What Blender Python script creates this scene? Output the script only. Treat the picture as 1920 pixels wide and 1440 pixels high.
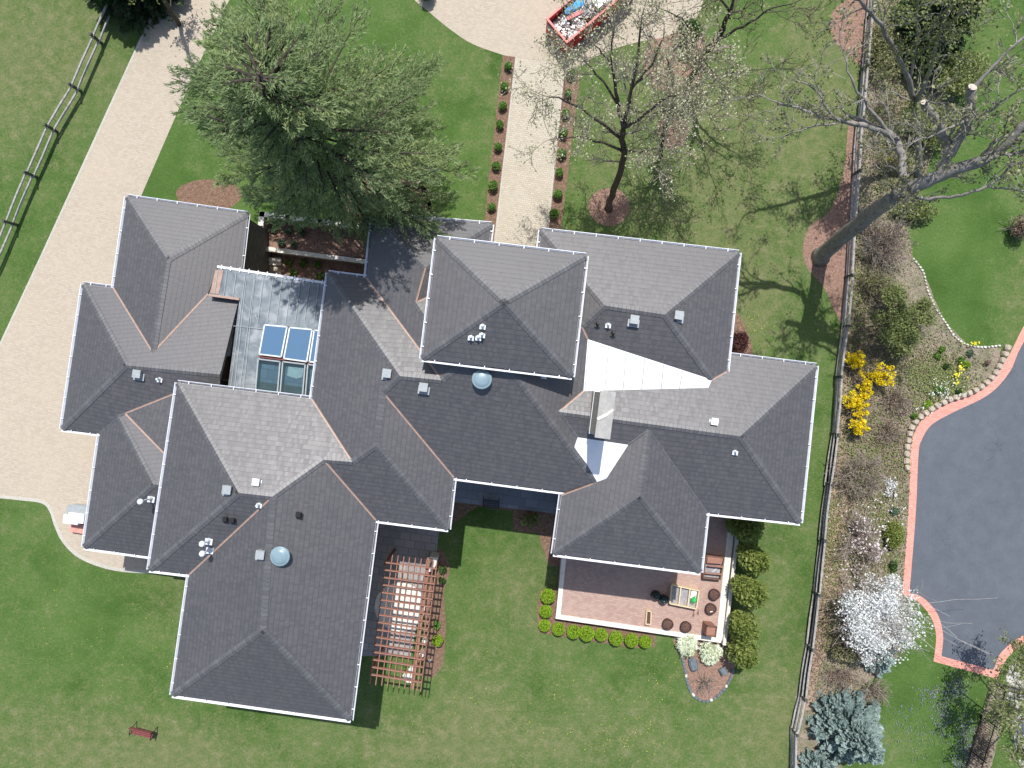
import bpy, bmesh, math, random
import numpy as np
from mathutils import Vector, Matrix
from mathutils.geometry import tessellate_polygon
rad = math.radians
random.seed(7); RNG = np.random.default_rng(11)
for o in list(bpy.data.objects): bpy.data.objects.remove(o)
SC = bpy.context.scene; COL = SC.collection
# ---------------------------------------------------------------- camera, sky, sun, exposure
H = 40.0; K = 32.0            # camera height (m); photo pixels per metre on the ground
cam = bpy.data.cameras.new('camera'); co = bpy.data.objects.new('camera', cam); COL.objects.link(co)
co.location = (0, 0, H); cam.sensor_width = 36; cam.lens = 24.0; cam.clip_end = 2000; SC.camera = co
W = bpy.data.worlds.new('World'); SC.world = W; W.use_nodes = True
nt = W.node_tree; bg = nt.nodes['Background']; sky = nt.nodes.new('ShaderNodeTexSky'); sky.sky_type = 'NISHITA'
sky.sun_disc = False; sky.sun_elevation = rad(61); sky.sun_rotation = rad(0); sky.air_density = 1.0; sky.dust_density = 1.5
nt.links.new(sky.outputs[0], bg.inputs[0]); bg.inputs[1].default_value = 0.135
sl = bpy.data.lights.new('sun', 'SUN'); sl.energy = 4.6; sl.angle = rad(0.5); sl.color = (1, .965, .92)
so = bpy.data.objects.new('sun', sl); COL.objects.link(so); so.rotation_euler = (rad(-29), 0, 0); so.location = (0, 30, 60)
SC.view_settings.view_transform = 'Standard'; SC.view_settings.look = 'None'
SC.view_settings.exposure = 0.2; SC.view_settings.gamma = 1.0
SC.render.engine = 'CYCLES'

def P(px, py, z=0.0):
    f = (1 - z / H) / K
    return Vector(((px - 960) * f, (720 - py) * f, z))
def N_(px, py, z=0.0): v = P(px, py, z); return np.array([v.x, v.y, v.z])

# ---------------------------------------------------------------- object helpers
def tag(o, label=None, cat=None, group=None, kind=None):
    if label: o['label'] = label
    if cat: o['category'] = cat
    if group: o['group'] = group
    if kind: o['kind'] = kind
    return o
def empty(name, loc, label, cat, group=None, rz=0):
    o = bpy.data.objects.new(name, None); COL.objects.link(o); o.location = loc; o.rotation_euler = (0, 0, rz)
    o.empty_display_size = .2
    bpy.context.view_layer.update()
    return tag(o, label, cat, group)
def link(name, me, m, parent=None, world=True):
    o = bpy.data.objects.new(name, me); COL.objects.link(o)
    if m is not None:
        for mm in (m if isinstance(m, (list, tuple)) else [m]): me.materials.append(mm)
    if parent is not None:
        o.parent = parent
        if world:
            bpy.context.view_layer.update()
            o.matrix_parent_inverse = parent.matrix_world.inverted()
    return o
def copy_tree(o, parent=None):
    c = o.copy(); COL.objects.link(c)
    if parent is not None: c.parent = parent; c.matrix_parent_inverse = o.matrix_parent_inverse.copy()
    for ch in list(o.children): copy_tree(ch, c)
    return c

class MB:
    """collects simple shapes into one mesh"""
    def __init__(s): s.v = []; s.f = []; s.uv = None; s.r = []
    def add(s, vs, fs, r=0.0):
        b = len(s.v); s.v += [tuple(v) for v in vs]; s.f += [tuple(i + b for i in f) for f in fs]; s.r += [r] * len(vs)
    def box(s, c, d, rz=0, r=0.0, taper=1.0, R=None):
        M = R if R is not None else Matrix.Rotation(rz, 3, 'Z')
        vs = []
        for z in (-.5, .5):
            t = taper if z > 0 else 1
            for x, y in ((-.5, -.5), (.5, -.5), (.5, .5), (-.5, .5)):
                vs.append(Vector(c) + M @ Vector((x * d[0] * t, y * d[1] * t, z * d[2])))
        s.add(vs, [(3, 2, 1, 0), (4, 5, 6, 7), (0, 1, 5, 4), (1, 2, 6, 5), (2, 3, 7, 6), (3, 0, 4, 7)], r)
    def beam(s, a, b, w, h, r=0.0):
        a = Vector(a); b = Vector(b); d = b - a; L = d.length; d.normalize()
        up = Vector((0, 0, 1)) if abs(d.z) < .95 else Vector((0, 1, 0))
        x = d.cross(up).normalized(); y = x.cross(d).normalized()
        vs = [p + x * sx * w / 2 + y * sy * h / 2 for p in (a, b) for sx, sy in ((-1, -1), (1, -1), (1, 1), (-1, 1))]
        s.add(vs, [(0, 1, 2, 3), (7, 6, 5, 4), (0, 4, 5, 1), (1, 5, 6, 2), (2, 6, 7, 3), (3, 7, 4, 0)], r)
    def prism(s, pts, z0, z1, r=0.0, bottom=True):
        n = len(pts); A = sum(pts[i][0] * pts[(i + 1) % n][1] - pts[(i + 1) % n][0] * pts[i][1] for i in range(n))
        if A < 0: pts = pts[::-1]
        vs = [(p[0], p[1], z0) for p in pts] + [(p[0], p[1], z1) for p in pts]
        fs = [(i, (i + 1) % n, (i + 1) % n + n, i + n) for i in range(n)]
        tri = tessellate_polygon([[Vector((p[0], p[1], 0)) for p in pts]])
        for t in tri:
            a, b, c = [Vector((pts[i][0], pts[i][1])) for i in t]
            if (b - a).x * (c - a).y - (b - a).y * (c - a).x < 0: t = (t[0], t[2], t[1])
            fs.append(tuple(i + n for i in t))
            if bottom: fs.append((t[0], t[2], t[1]))
        s.add(vs, fs, r)
    def tube(s, pts, rs, n=6, r=0.0, cap=True):
        pts = [Vector(p) for p in pts]; vs = []; fs = []; m = len(pts)
        x = None
        for i, p in enumerate(pts):
            d = (pts[min(i + 1, m - 1)] - pts[max(i - 1, 0)]).normalized()
            if x is None: x = d.orthogonal().normalized()
            else: x = (x - d * x.dot(d)); x = x.normalized() if x.length > 1e-5 else d.orthogonal().normalized()
            y = d.cross(x); q = rs[i] if isinstance(rs, (list, tuple)) else rs
            for k in range(n):
                a = 2 * math.pi * k / n; vs.append(p + (x * math.cos(a) + y * math.sin(a)) * q)
        for i in range(m - 1):
            for k in range(n):
                fs.append((i * n + k, i * n + (k + 1) % n, (i + 1) * n + (k + 1) % n, (i + 1) * n + k))
        if cap: fs += [tuple(range(n))[::-1], tuple((m - 1) * n + k for k in range(n))]
        s.add(vs, fs, r)
    def lathe(s, c, prof, n=16, r=0.0):
        vs = [(c[0] + q * math.cos(2 * math.pi * k / n), c[1] + q * math.sin(2 * math.pi * k / n), c[2] + z) for q, z in prof for k in range(n)]
        m = len(prof)
        fs = [(i * n + k, i * n + (k + 1) % n, (i + 1) * n + (k + 1) % n, (i + 1) * n + k) for i in range(m - 1) for k in range(n)]
        fs += [tuple(range(n))[::-1], tuple((m - 1) * n + k for k in range(n))]
        s.add(vs, fs, r)
    def rock(s, c, d, rz=0, r=0.0, seed=0, n=8):
        q = random.Random(seed); vs = []
        for zz, t in ((-.5, .92), (.15, 1), (.5, .72)):
            for k in range(n):
                a = 2 * math.pi * k / n; w = (1 + q.uniform(-.14, .12)) * t
                x = math.copysign(abs(math.cos(a)) ** .6, math.cos(a)) * d[0] / 2 * w; y = math.copysign(abs(math.sin(a)) ** .6, math.sin(a)) * d[1] / 2 * w
                vs.append((c[0] + x * math.cos(rz) - y * math.sin(rz), c[1] + x * math.sin(rz) + y * math.cos(rz), c[2] + d[2] * (zz + q.uniform(-.05, .05))))
        fs = [(i * n + k, i * n + (k + 1) % n, (i + 1) * n + (k + 1) % n, (i + 1) * n + k) for i in range(2) for k in range(n)] + [tuple(range(n))[::-1], tuple(2 * n + k for k in range(n))]
        s.add(vs, fs, r)
    def build(s, name, m, parent=None, smooth=False):
        me = bpy.data.meshes.new(name); me.from_pydata(s.v, [], s.f)
        if any(s.r):
            at = me.attributes.new('rnd', 'FLOAT', 'POINT'); at.data.foreach_set('value', s.r)
        if smooth: me.polygons.foreach_set('use_smooth', [True] * len(me.polygons))
        me.update()
        return link(name, me, m, parent)
def quads(name, V, r, m, parent=None):
    """V: (n,4,3) array of leaf quads, r: (n,) tint"""
    n = len(V); me = bpy.data.meshes.new(name)
    me.vertices.add(n * 4); me.vertices.foreach_set('co', np.asarray(V, np.float32).ravel())
    me.loops.add(n * 4); me.loops.foreach_set('vertex_index', np.arange(n * 4, dtype=np.int32))
    me.polygons.add(n); me.polygons.foreach_set('loop_start', np.arange(0, n * 4, 4, dtype=np.int32))
    at = me.attributes.new('rnd', 'FLOAT', 'POINT'); at.data.foreach_set('value', np.repeat(np.asarray(r, np.float32), 4))
    me.update(calc_edges=True); me.validate()
    return link(name, me, m, parent)
def leaf_quads(C, size, aspect=1.0, flat=0.0, D=None, var=.4):
    """random quads at C (n,3). D: long-axis directions"""
    n = len(C)
    a = RNG.normal(size=(n, 3)) if D is None else D + RNG.normal(size=(n, 3)) * .12
    a /= np.linalg.norm(a, axis=1, keepdims=True) + 1e-9
    b = RNG.normal(size=(n, 3)); b[:, 2] *= (1 - flat)
    if flat and D is None: a[:, 2] *= (1 - flat); a /= np.linalg.norm(a, axis=1, keepdims=True) + 1e-9
    b -= a * np.sum(a * b, axis=1, keepdims=True); b /= np.linalg.norm(b, axis=1, keepdims=True) + 1e-9
    s = size * (1 + RNG.uniform(-var, var, (n, 1)))
    A = a * s * aspect; B = b * s
    return np.stack([C - A * .5 - B * .3, C - A * .15 + B * .5, C + A * .5 + B * .25, C + A * .1 - B * .5], 1)

# ---------------------------------------------------------------- materials
def lin(c):
    return tuple(((x / 255) / 12.92 if x / 255 <= .04045 else ((x / 255 + .055) / 1.055) ** 2.4) for x in c) + (1,)
class NT:
    def __init__(s, name):
        s.m = bpy.data.materials.new(name); s.m.use_nodes = True; s.t = s.m.node_tree; s.b = s.t.nodes['Principled BSDF']
    def n(s, ty, **kw):
        x = s.t.nodes.new(ty)
        for k, v in kw.items(): setattr(x, k, v)
        return x
    def l(s, a, b): s.t.links.new(a, b)
    def pos(s, scale=1.0, rz=0.0):
        g = s.n('ShaderNodeNewGeometry'); m = s.n('ShaderNodeMapping'); s.l(g.outputs['Position'], m.inputs[0])
        m.inputs['Scale'].default_value = (scale,) * 3; m.inputs['Rotation'].default_value = (0, 0, rz); return m.outputs[0]
    def noise(s, vec, scale, detail=4, rough=.6, dist=0):
        x = s.n('ShaderNodeTexNoise'); x.inputs['Scale'].default_value = scale; x.inputs['Detail'].default_value = detail
        x.inputs['Roughness'].default_value = rough; x.inputs['Distortion'].default_value = dist
        if vec is not None: s.l(vec, x.inputs['Vector'])
        return x.outputs['Fac']
    def ramp(s, fac, stops):
        x = s.n('ShaderNodeValToRGB'); s.l(fac, x.inputs[0]); e = x.color_ramp.elements
        while len(e) < len(stops): e.new(.5)
        for i, (p, c) in enumerate(stops): e[i].position = p; e[i].color = tuple(c)[:3] + (1,)
        return x.outputs[0]
    def mix(s, fac, a, b, mode='MIX'):
        x = s.n('ShaderNodeMix', data_type='RGBA', blend_type=mode)
        for v, i in ((fac, 0), (a, 6), (b, 7)):
            if hasattr(v, 'links') or hasattr(v, 'is_linked'): s.l(v, x.inputs[i])
            else: x.inputs[i].default_value = v if i == 0 else tuple(v)[:3] + (1,)
        return x.outputs[2]
    def math(s, op, a, b=0.0, clamp=False):
        x = s.n('ShaderNodeMath', operation=op, use_clamp=clamp)
        for i, v in enumerate((a, b)):
            if hasattr(v, 'is_linked'): s.l(v, x.inputs[i])
            else: x.inputs[i].default_value = v
        return x.outputs[0]
    def attr(s, name): x = s.n('ShaderNodeAttribute', attribute_name=name); return x
    def bump(s, h, dist=.02, strength=.6):
        x = s.n('ShaderNodeBump'); s.l(h, x.inputs['Height']); x.inputs['Distance'].default_value = dist; x.inputs['Strength'].default_value = strength
        s.l(x.outputs[0], s.b.inputs['Normal'])
    def out(s, col, rough=.8, spec=.3, metal=0.0):
        if hasattr(col, 'is_linked'): s.l(col, s.b.inputs['Base Color'])
        else: s.b.inputs['Base Color'].default_value = tuple(col)[:3] + (1,)
        s.b.inputs['Roughness'].default_value = rough; s.b.inputs['Specular IOR Level'].default_value = spec
        s.b.inputs['Metallic'].default_value = metal; return s.m
def plain(name, c1, c2=None, scale=6, rough=.7, spec=.3, metal=0, bump=.004):
    t = NT(name); c2 = c2 or tuple(x * .75 for x in c1)
    f = t.noise(t.pos(), scale, 5); t.bump(t.noise(t.pos(), scale * 4, 3), bump)
    return t.out(t.ramp(f, [(.3, c2), (.7, c1)]), rough, spec, metal)
def leafmat(name, stops, trans=.25, rough=.6):
    t = NT(name); a = t.attr('rnd'); col = t.ramp(a.outputs['Fac'], stops)
    t.out(col, rough, .2)
    tr = t.n('ShaderNodeBsdfTranslucent'); t.l(col, tr.inputs[0]); mx = t.n('ShaderNodeMixShader'); mx.inputs[0].default_value = trans
    t.l(t.b.outputs[0], mx.inputs[1]); t.l(tr.outputs[0], mx.inputs[2])
    t.l(mx.outputs[0], t.t.nodes['Material Output'].inputs[0]); return t.m
def pavers(name, c1, c2, c3, mortar, w=.22, h=.11, rz=0.0, big=.35, mort=.07):
    t = NT(name); b = t.n('ShaderNodeTexBrick'); t.l(t.pos(1, rz), b.inputs['Vector']); b.inputs['Scale'].default_value = 1
    b.inputs['Brick Width'].default_value = w; b.inputs['Row Height'].default_value = h; b.inputs['Mortar Size'].default_value = h * mort
    b.inputs['Color1'].default_value = c1 + (1,); b.inputs['Color2'].default_value = c2 + (1,); b.inputs['Mortar'].default_value = mortar + (1,)
    b.inputs['Bias'].default_value = 0; b.inputs['Mortar Smooth'].default_value = .3
    n1 = t.noise(t.pos(), big, 5); f = t.ramp(n1, [(.4, (0, 0, 0)), (.75, (1, 1, 1))])
    c = t.mix(t.math('MULTIPLY', f, .55), b.outputs['Color'], c3)
    n2 = t.noise(t.pos(), 9, 3, .7); c = t.mix(.3, c, t.ramp(n2, [(.3, (.75,) * 3), (.7, (1.15,) * 3)]), 'MULTIPLY')
    t.bump(b.outputs['Fac'], -.004, .5); return t.out(c, .85, .2)

def lawn_mat():
    t = NT('lawn_grass'); p = t.pos(); dry = t.attr('dry').outputs['Fac']
    n1 = t.noise(p, .28, 6, .62, .3); n2 = t.noise(p, 1.6, 5, .65); n3 = t.noise(p, 7, 3, .75); n4 = t.noise(p, 17, 2, .8)
    g = t.ramp(n1, [(.3, (.050, .104, .021)), (.5, (.076, .141, .034)), (.7, (.104, .168, .048))])
    d = t.ramp(n2, [(.3, (.10, .145, .048)), (.55, (.15, .172, .072)), (.75, (.21, .205, .11))])
    k = t.math('ADD', t.math('MULTIPLY', dry, 1.5), t.math('MULTIPLY', t.math('SUBTRACT', n2, .5), 1.5))
    k = t.math('ADD', k, t.math('MULTIPLY', t.math('SUBTRACT', n3, .5), 1.6)); k = t.math('ADD', k, t.math('MULTIPLY', t.math('SUBTRACT', n1, .5), 1.2))
    k = t.math('MULTIPLY', k, 1.0, True)
    c = t.mix(k, g, d)
    c = t.mix(.45, c, t.ramp(n3, [(.28, (.6, .62, .58)), (.5, (1,) * 3), (.74, (1.4, 1.35, 1.4))]), 'MULTIPLY')
    c = t.mix(.42, c, t.ramp(n4, [(.25, (.5, .52, .5)), (.5, (.95,) * 3), (.76, (1.6, 1.5, 1.5))]), 'MULTIPLY')
    t.bump(t.math('ADD', n3, n4), .05, .8)
    return t.out(c, .9, .1)
def shingle_mat():
    t = NT('shingle'); uv = t.n('ShaderNodeUVMap', uv_map='UVMap').outputs[0]
    def brick(w, h, mo, c1, c2, cm):
        b = t.n('ShaderNodeTexBrick'); t.l(uv, b.inputs['Vector']); b.inputs['Scale'].default_value = 1; b.inputs['Brick Width'].default_value = w; b.inputs['Row Height'].default_value = h
        b.inputs['Mortar Size'].default_value = mo; b.inputs['Mortar Smooth'].default_value = .3
        for k, c in (('Color1', c1), ('Color2', c2), ('Mortar', cm)): b.inputs[k].default_value = (c,) * 3 + (1,)
        return b
    b = brick(.30, .235, .010, .0, 1.0, .1); tabs = brick(.13, .235, .002, .0, 1.0, .5)
    n = t.noise(t.pos(), 26, 3, .8); n0 = t.noise(t.pos(), .3, 4)
    tv = t.math('ADD', t.math('MULTIPLY', tabs.outputs['Color'], .68), t.math('MULTIPLY', b.outputs['Color'], .32))
    c = t.mix(tv, (.052, .0485, .051), (.069, .0645, .068))
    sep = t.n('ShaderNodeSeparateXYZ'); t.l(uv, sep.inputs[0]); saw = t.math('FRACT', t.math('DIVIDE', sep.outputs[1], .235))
    c = t.mix(t.ramp(saw, [(.0, (.62,) * 3), (.14, (.5,) * 3), (.2, (0, 0, 0))]), c, (.030, .029, .031))  # butt-edge shadow of each course, put into the colour
    c = t.mix(.45, c, t.ramp(n, [(.3, (.75,) * 3), (.7, (1.3,) * 3)]), 'MULTIPLY')
    c = t.mix(.5, c, t.ramp(n0, [(.35, (.92, .92, .93)), (.7, (1.1, 1.09, 1.08))]), 'MULTIPLY')
    hgt = t.math('ADD', t.math('MULTIPLY', saw, -.6), t.math('ADD', t.math('MULTIPLY', n, .4), t.math('MULTIPLY', tv, .5)))
    t.bump(hgt, .010, .6); t.out(c, .5, 1.0); t.b.inputs['IOR'].default_value = 1.6
    t.l(t.math('ADD', t.math('MULTIPLY', tv, .14), .52), t.b.inputs['Roughness'])
    return t.m
def cap_mat():
    t = NT('ridge_shingle'); uv = t.n('ShaderNodeUVMap', uv_map='UVMap').outputs[0]
    w = t.n('ShaderNodeTexBrick'); t.l(uv, w.inputs['Vector']); w.inputs['Scale'].default_value = 1; w.offset = 0
    w.inputs['Brick Width'].default_value = .2; w.inputs['Row Height'].default_value = 2; w.inputs['Mortar Size'].default_value = .012
    w.inputs['Color1'].default_value = (.075, .074, .078, 1); w.inputs['Color2'].default_value = (.115, .113, .117, 1); w.inputs['Mortar'].default_value = (.045, .045, .045, 1)
    t.bump(w.outputs['Fac'], -.008, .6); return t.out(w.outputs['Color'], .5, 1.0)
def asphalt_mat():
    t = NT('asphalt'); p = t.pos(); n1 = t.noise(p, .25, 5, .6, .4); n2 = t.noise(p, 25, 2, .8); n3 = t.noise(p, 1.2, 5)
    v = t.n('ShaderNodeTexVoronoi', feature='DISTANCE_TO_EDGE'); mp = t.n('ShaderNodeVectorMath', operation='ADD')
    nz = t.n('ShaderNodeTexNoise'); nz.inputs['Scale'].default_value = 1.5; t.l(p, nz.inputs['Vector']); t.l(p, mp.inputs[0])
    sc = t.n('ShaderNodeVectorMath', operation='SCALE'); t.l(nz.outputs['Color'], sc.inputs[0]); sc.inputs[3].default_value = 1.4; t.l(sc.outputs[0], mp.inputs[1])
    t.l(mp.outputs[0], v.inputs['Vector']); v.inputs['Scale'].default_value = .23
    crack = t.ramp(v.outputs['Distance'], [(.0, (1, 1, 1)), (.006, (0, 0, 0))])
    cm = t.math('MULTIPLY', crack, t.ramp(t.noise(p, .3, 2), [(.46, (0, 0, 0)), (.58, (.4, .4, .4))]))
    c = t.ramp(n1, [(.3, (.094, .106, .126)), (.7, (.107, .120, .141))])
    c = t.mix(.35, c, t.ramp(n3, [(.3, (.75,) * 3), (.7, (1.3,) * 3)]), 'MULTIPLY'); c = t.mix(.35, c, t.ramp(n2, [(.3, (.6,) * 3), (.7, (1.4,) * 3)]), 'MULTIPLY')
    c = t.mix(cm, c, (.035, .04, .05)); t.bump(n2, .006); return t.out(c, .8, .25)
def mulch_mat(name, c1, c2, c3, sc=6, green=0.0):
    t = NT(name); p = t.pos(); n1 = t.noise(p, sc, 5, .8); n2 = t.noise(p, .7, 4); n3 = t.noise(p, 16, 3, .8)
    c = t.ramp(n1, [(.3, c2), (.5, c1), (.7, c3)])
    c = t.mix(.7, c, t.ramp(n3, [(.32, (.4,) * 3), (.5, (.95,) * 3), (.7, (1.7,) * 3)]), 'MULTIPLY')
    if green: c = t.mix(t.math('MULTIPLY', t.ramp(t.noise(p, 1.1, 5, .7), [(.45, (0, 0, 0)), (.68, (1, 1, 1))]), green), c, (.06, .105, .03))
    t.bump(n3, .04, .9); return t.out(c, .92, .1)
def metal_roof_mat():
    t = NT('zinc_sheet'); p = t.pos(); n1 = t.noise(p, .8, 5, .6, 1.5); n2 = t.noise(p, 3.5, 4, .7, .8)
    c = t.ramp(n1, [(.3, (.11, .135, .155)), (.5, (.18, .21, .23)), (.68, (.32, .34, .36))])
    c = t.mix(t.ramp(n2, [(.66, (0, 0, 0)), (.72, (1, 1, 1))]), c, (.5, .53, .55))
    t.bump(t.noise(p, 1.2, 3), .02, .4); t.out(c, .45, .5, .35); return t.m
def vein_stone(name, c1, c2, sc=3, rough=.75): return plain(name, c1, c2, sc, rough)

M = dict(
    lawn=lawn_mat(), shingle=shingle_mat(), cap=cap_mat(), asphalt=asphalt_mat(), zinc=metal_roof_mat(),
    drive=pavers('driveway_paver', (.41, .355, .28), (.48, .42, .34), (.465, .39, .30), (.30, .26, .205), .2, .1, rad(8)),
    walk=pavers('walkway_paver', (.43, .385, .30), (.51, .455, .36), (.45, .42, .36), (.27, .24, .2), .24, .12, rad(8)),
    edge=pavers('paver_edging', (.44, .42, .37), (.52, .48, .42), (.5, .5, .42), (.25, .22, .2), .2, .1, rad(50)),
    terrace=pavers('terrace_brick', (.37, .24, .205), (.45, .32, .265), (.49, .36, .28), (.26, .20, .17), .22, .11, rad(8)),
    flag=pavers('flagstone', (.28, .27, .27), (.40, .36, .33), (.33, .29, .27), (.16, .15, .14), .62, .45, rad(8), mort=.04),
    blue=pavers('bluestone', (.20, .22, .26), (.28, .30, .34), (.24, .27, .31), (.14, .14, .15), .7, .5, rad(8), mort=.03),
    pink=pavers('pink_brick', (.62, .27, .21), (.72, .36, .29), (.66, .31, .25), (.42, .2, .17), .21, .105, 0, mort=.09),
    mulch=mulch_mat('bark_mulch', (.20, .125, .088), (.11, .07, .05), (.31, .21, .155)),
    mulchred=mulch_mat('red_mulch', (.27, .17, .13), (.17, .105, .08), (.38, .26, .205)),
    bed=mulch_mat('bed_soil', (.27, .225, .175), (.17, .14, .105), (.38, .32, .25), 4, .7),
    leafy=mulch_mat('leaf_litter', (.33, .24, .18), (.18, .13, .09), (.5, .38, .28), 5, .35),
    white_metal=plain('white_aluminium', (.82, .84, .88), (.68, .7, .74), 3, .4, .5, 0, .001),
    tpo=None, copper=plain('copper_sheet', (.42, .29, .23), (.30, .2, .155), 5, .5, .5, .1),
    stone=plain('cream_limestone', (.80, .76, .68), (.62, .58, .51), 2.5, .8),
    stucco=plain('tan_stucco', (.46, .39, .31), (.38, .32, .26), 2, .9),
    concrete=plain('concrete', (.40, .39, .37), (.28, .275, .26), 5, .85),
    grey_metal=plain('grey_painted_metal', (.36, .39, .40), (.28, .31, .32), 6, .4, .5),
    pale_metal=plain('pale_galvanised_metal', (.74, .78, .80), (.55, .6, .63), 6, .35, .5),
    black_metal=plain('black_metal', (.02, .02, .022), (.012, .012, .013), 6, .4, .5),
    dome=plain('dome_plastic', (.22, .31, .35), (.18, .26, .30), 4, .35, .5),
    red_paint=plain('red_paint', (.60, .035, .03), (.42, .03, .025), 3, .45, .5),
    cedar=plain('stained_cedar', (.36, .185, .135), (.26, .13, .095), 12, .7),
    newwood=plain('new_pine_board', (.72, .60, .40), (.60, .48, .31), 10, .7),
    brownwood=plain('brown_board', (.20, .11, .075), (.13, .07, .05), 10, .7),
    wicker=plain('woven_brown_resin', (.115, .065, .055), (.05, .03, .026), 14, .75, .2, 0, .02),
    potglaze=plain('dark_green_glaze', (.018, .035, .035), (.01, .02, .02), 6, .15, .6),
    soil=mulch_mat('potting_soil', (.12, .07, .055), (.06, .04, .03), (.19, .12, .10), 12),
    sheet=plain('grey_plastic_sheet', (.38, .37, .38), (.22, .21, .22), 6, .5, .4, 0, .03),
    rail=plain('weathered_rail', (.46, .44, .42), (.24, .225, .21), 5, .85, .2, 0, .01),
    darkrail=plain('dark_weathered_rail', (.12, .11, .105), (.06, .058, .055), 5, .85),
    postw=plain('dark_fence_post', (.11, .12, .10), (.06, .065, .06), 8, .85),
    slate=plain('slate_boulder', (.16, .19, .21), (.10, .12, .135), 4, .7, .3, 0, .02),
    block=plain('tan_stone_block', (.50, .43, .34), (.34, .29, .23), 5, .9, .2, 0, .02),
    whitestone=plain('white_field_stone', (.70, .68, .62), (.50, .48, .42), 6, .85),
    bark=plain('grey_brown_bark', (.13, .105, .09), (.06, .05, .043), 7, .9, .1, 0, .03),
    palebark=plain('pale_grey_bark', (.33, .31, .285), (.16, .145, .13), 5, .9, .1, 0, .03),
    whitebark=plain('bleached_branch', (.48, .46, .43), (.28, .26, .24), 6, .85),
    pinebark=plain('dark_pine_bark', (.10, .08, .068), (.045, .037, .032), 7, .9, .1, 0, .03),
    twig=plain('brown_twig', (.36, .30, .25), (.22, .18, .15), 8, .85), cut=plain('sawn_wood_end', (.58, .50, .44), (.44, .36, .31), 9, .8),
    maroon=plain('maroon_slat', (.24, .075, .07), (.16, .05, .05), 8, .6),
    deck=plain('weathered_deck', (.17, .155, .13), (.10, .09, .075), 3, .85),
    vest=plain('white_plastic', (.82, .82, .82), (.75, .75, .75), 4, .4),
    greenp=plain('green_plastic', (.05, .5, .12), (.04, .38, .1), 6, .4), bluep=plain('blue_fabric', (.04, .30, .62), (.1, .45, .75), 9, .7),
    yel=leafmat('forsythia_flower', [(0, (.5, .36, .01)), (.5, (.80, .63, .015)), (1, (.93, .82, .06))], .3),
    wht=leafmat('white_blossom', [(0, (.50, .52, .48)), (.35, (.72, .74, .72)), (1, (.90, .91, .92))], .25),
    pinkw=leafmat('magnolia_petal', [(0, (.72, .60, .60)), (1, (.92, .88, .88))], .25),
    pine=leafmat('pine_needle', [(0, (.19, .26, .13)), (.45, (.29, .38, .18)), (.8, (.37, .46, .22)), (1, (.48, .52, .20))], .55),
    dpine=leafmat('dark_spruce_needle', [(0, (.04, .07, .035)), (1, (.10, .15, .07))], .25),
    ever=leafmat('evergreen_leaf', [(0, (.03, .07, .018)), (.6, (.055, .12, .028)), (1, (.10, .17, .04))], .2),
    box=leafmat('boxwood_leaf', [(0, (.07, .15, .03)), (1, (.16, .30, .06))], .3),
    lime=leafmat('lime_shrub_leaf', [(0, (.14, .25, .02)), (.6, (.27, .43, .03)), (1, (.42, .58, .07))], .3),
    arb=leafmat('arborvitae_spray', [(0, (.12, .17, .04)), (.5, (.21, .27, .065)), (1, (.33, .37, .11))], .35),
    spruce=leafmat('blue_spruce_needle', [(0, (.17, .24, .22)), (.5, (.28, .37, .35)), (1, (.42, .52, .49))], .25),
    olive=leafmat('olive_new_leaf', [(0, (.15, .19, .06)), (.6, (.25, .30, .11)), (1, (.36, .39, .17))], .35),
    bud=leafmat('pale_bud', [(0, (.34, .37, .18)), (.6, (.50, .51, .32)), (1, (.68, .67, .52))], .3),
    buddull=leafmat('dull_young_leaf', [(0, (.16, .17, .08)), (.6, (.28, .28, .14)), (1, (.42, .40, .24))], .35),
    brown=leafmat('dry_brown_leaf', [(0, (.13, .09, .07)), (1, (.34, .25, .19))], .2),
    dogw=leafmat('variegated_leaf', [(0, (.30, .42, .16)), (.35, (.66, .72, .5)), (1, (.88, .90, .82))], .3),
    maroonleaf=leafmat('barberry_leaf', [(0, (.045, .018, .02)), (1, (.14, .06, .055))], .2),
    peren=leafmat('perennial_leaf', [(0, (.07, .16, .03)), (1, (.2, .36, .07))], .3),
    greyleaf=leafmat('grey_green_leaf', [(0, (.07, .12, .07)), (1, (.18, .27, .17))], .2),
    dand=leafmat('dandelion_flower', [(0, (.7, .6, .02)), (1, (.85, .8, .1))], .1),
    violet=leafmat('violet_flower', [(0, (.14, .16, .17)), (1, (.26, .27, .33))], .2),
)
t = NT('white_membrane'); c = t.ramp(t.noise(t.pos(), 1.5, 5), [(.3, (.78, .80, .81)), (.7, (.86, .87, .87))]); M['tpo'] = t.out(c, .55, .3)
def glass_mat():
    t = NT('skylight_glass'); t.out((.12, .23, .36), .06, .8, .3)  # the sky's blue reflection is put into the base colour
    t.b.inputs['Coat Weight'].default_value = .6; t.b.inputs['Coat Roughness'].default_value = .03; return t.m
M['glass'] = glass_mat()
t = NT('clear_glass'); t.out((.12, .18, .2), .05, .8); tr = t.n('ShaderNodeBsdfTransparent'); tr.inputs[0].default_value = (.75, .86, .9, 1)
mx = t.n('ShaderNodeMixShader'); mx.inputs[0].default_value = .86; t.l(t.b.outputs[0], mx.inputs[1]); t.l(tr.outputs[0], mx.inputs[2]); t.l(mx.outputs[0], t.t.nodes['Material Output'].inputs[0]); M['clear'] = t.m

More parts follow.
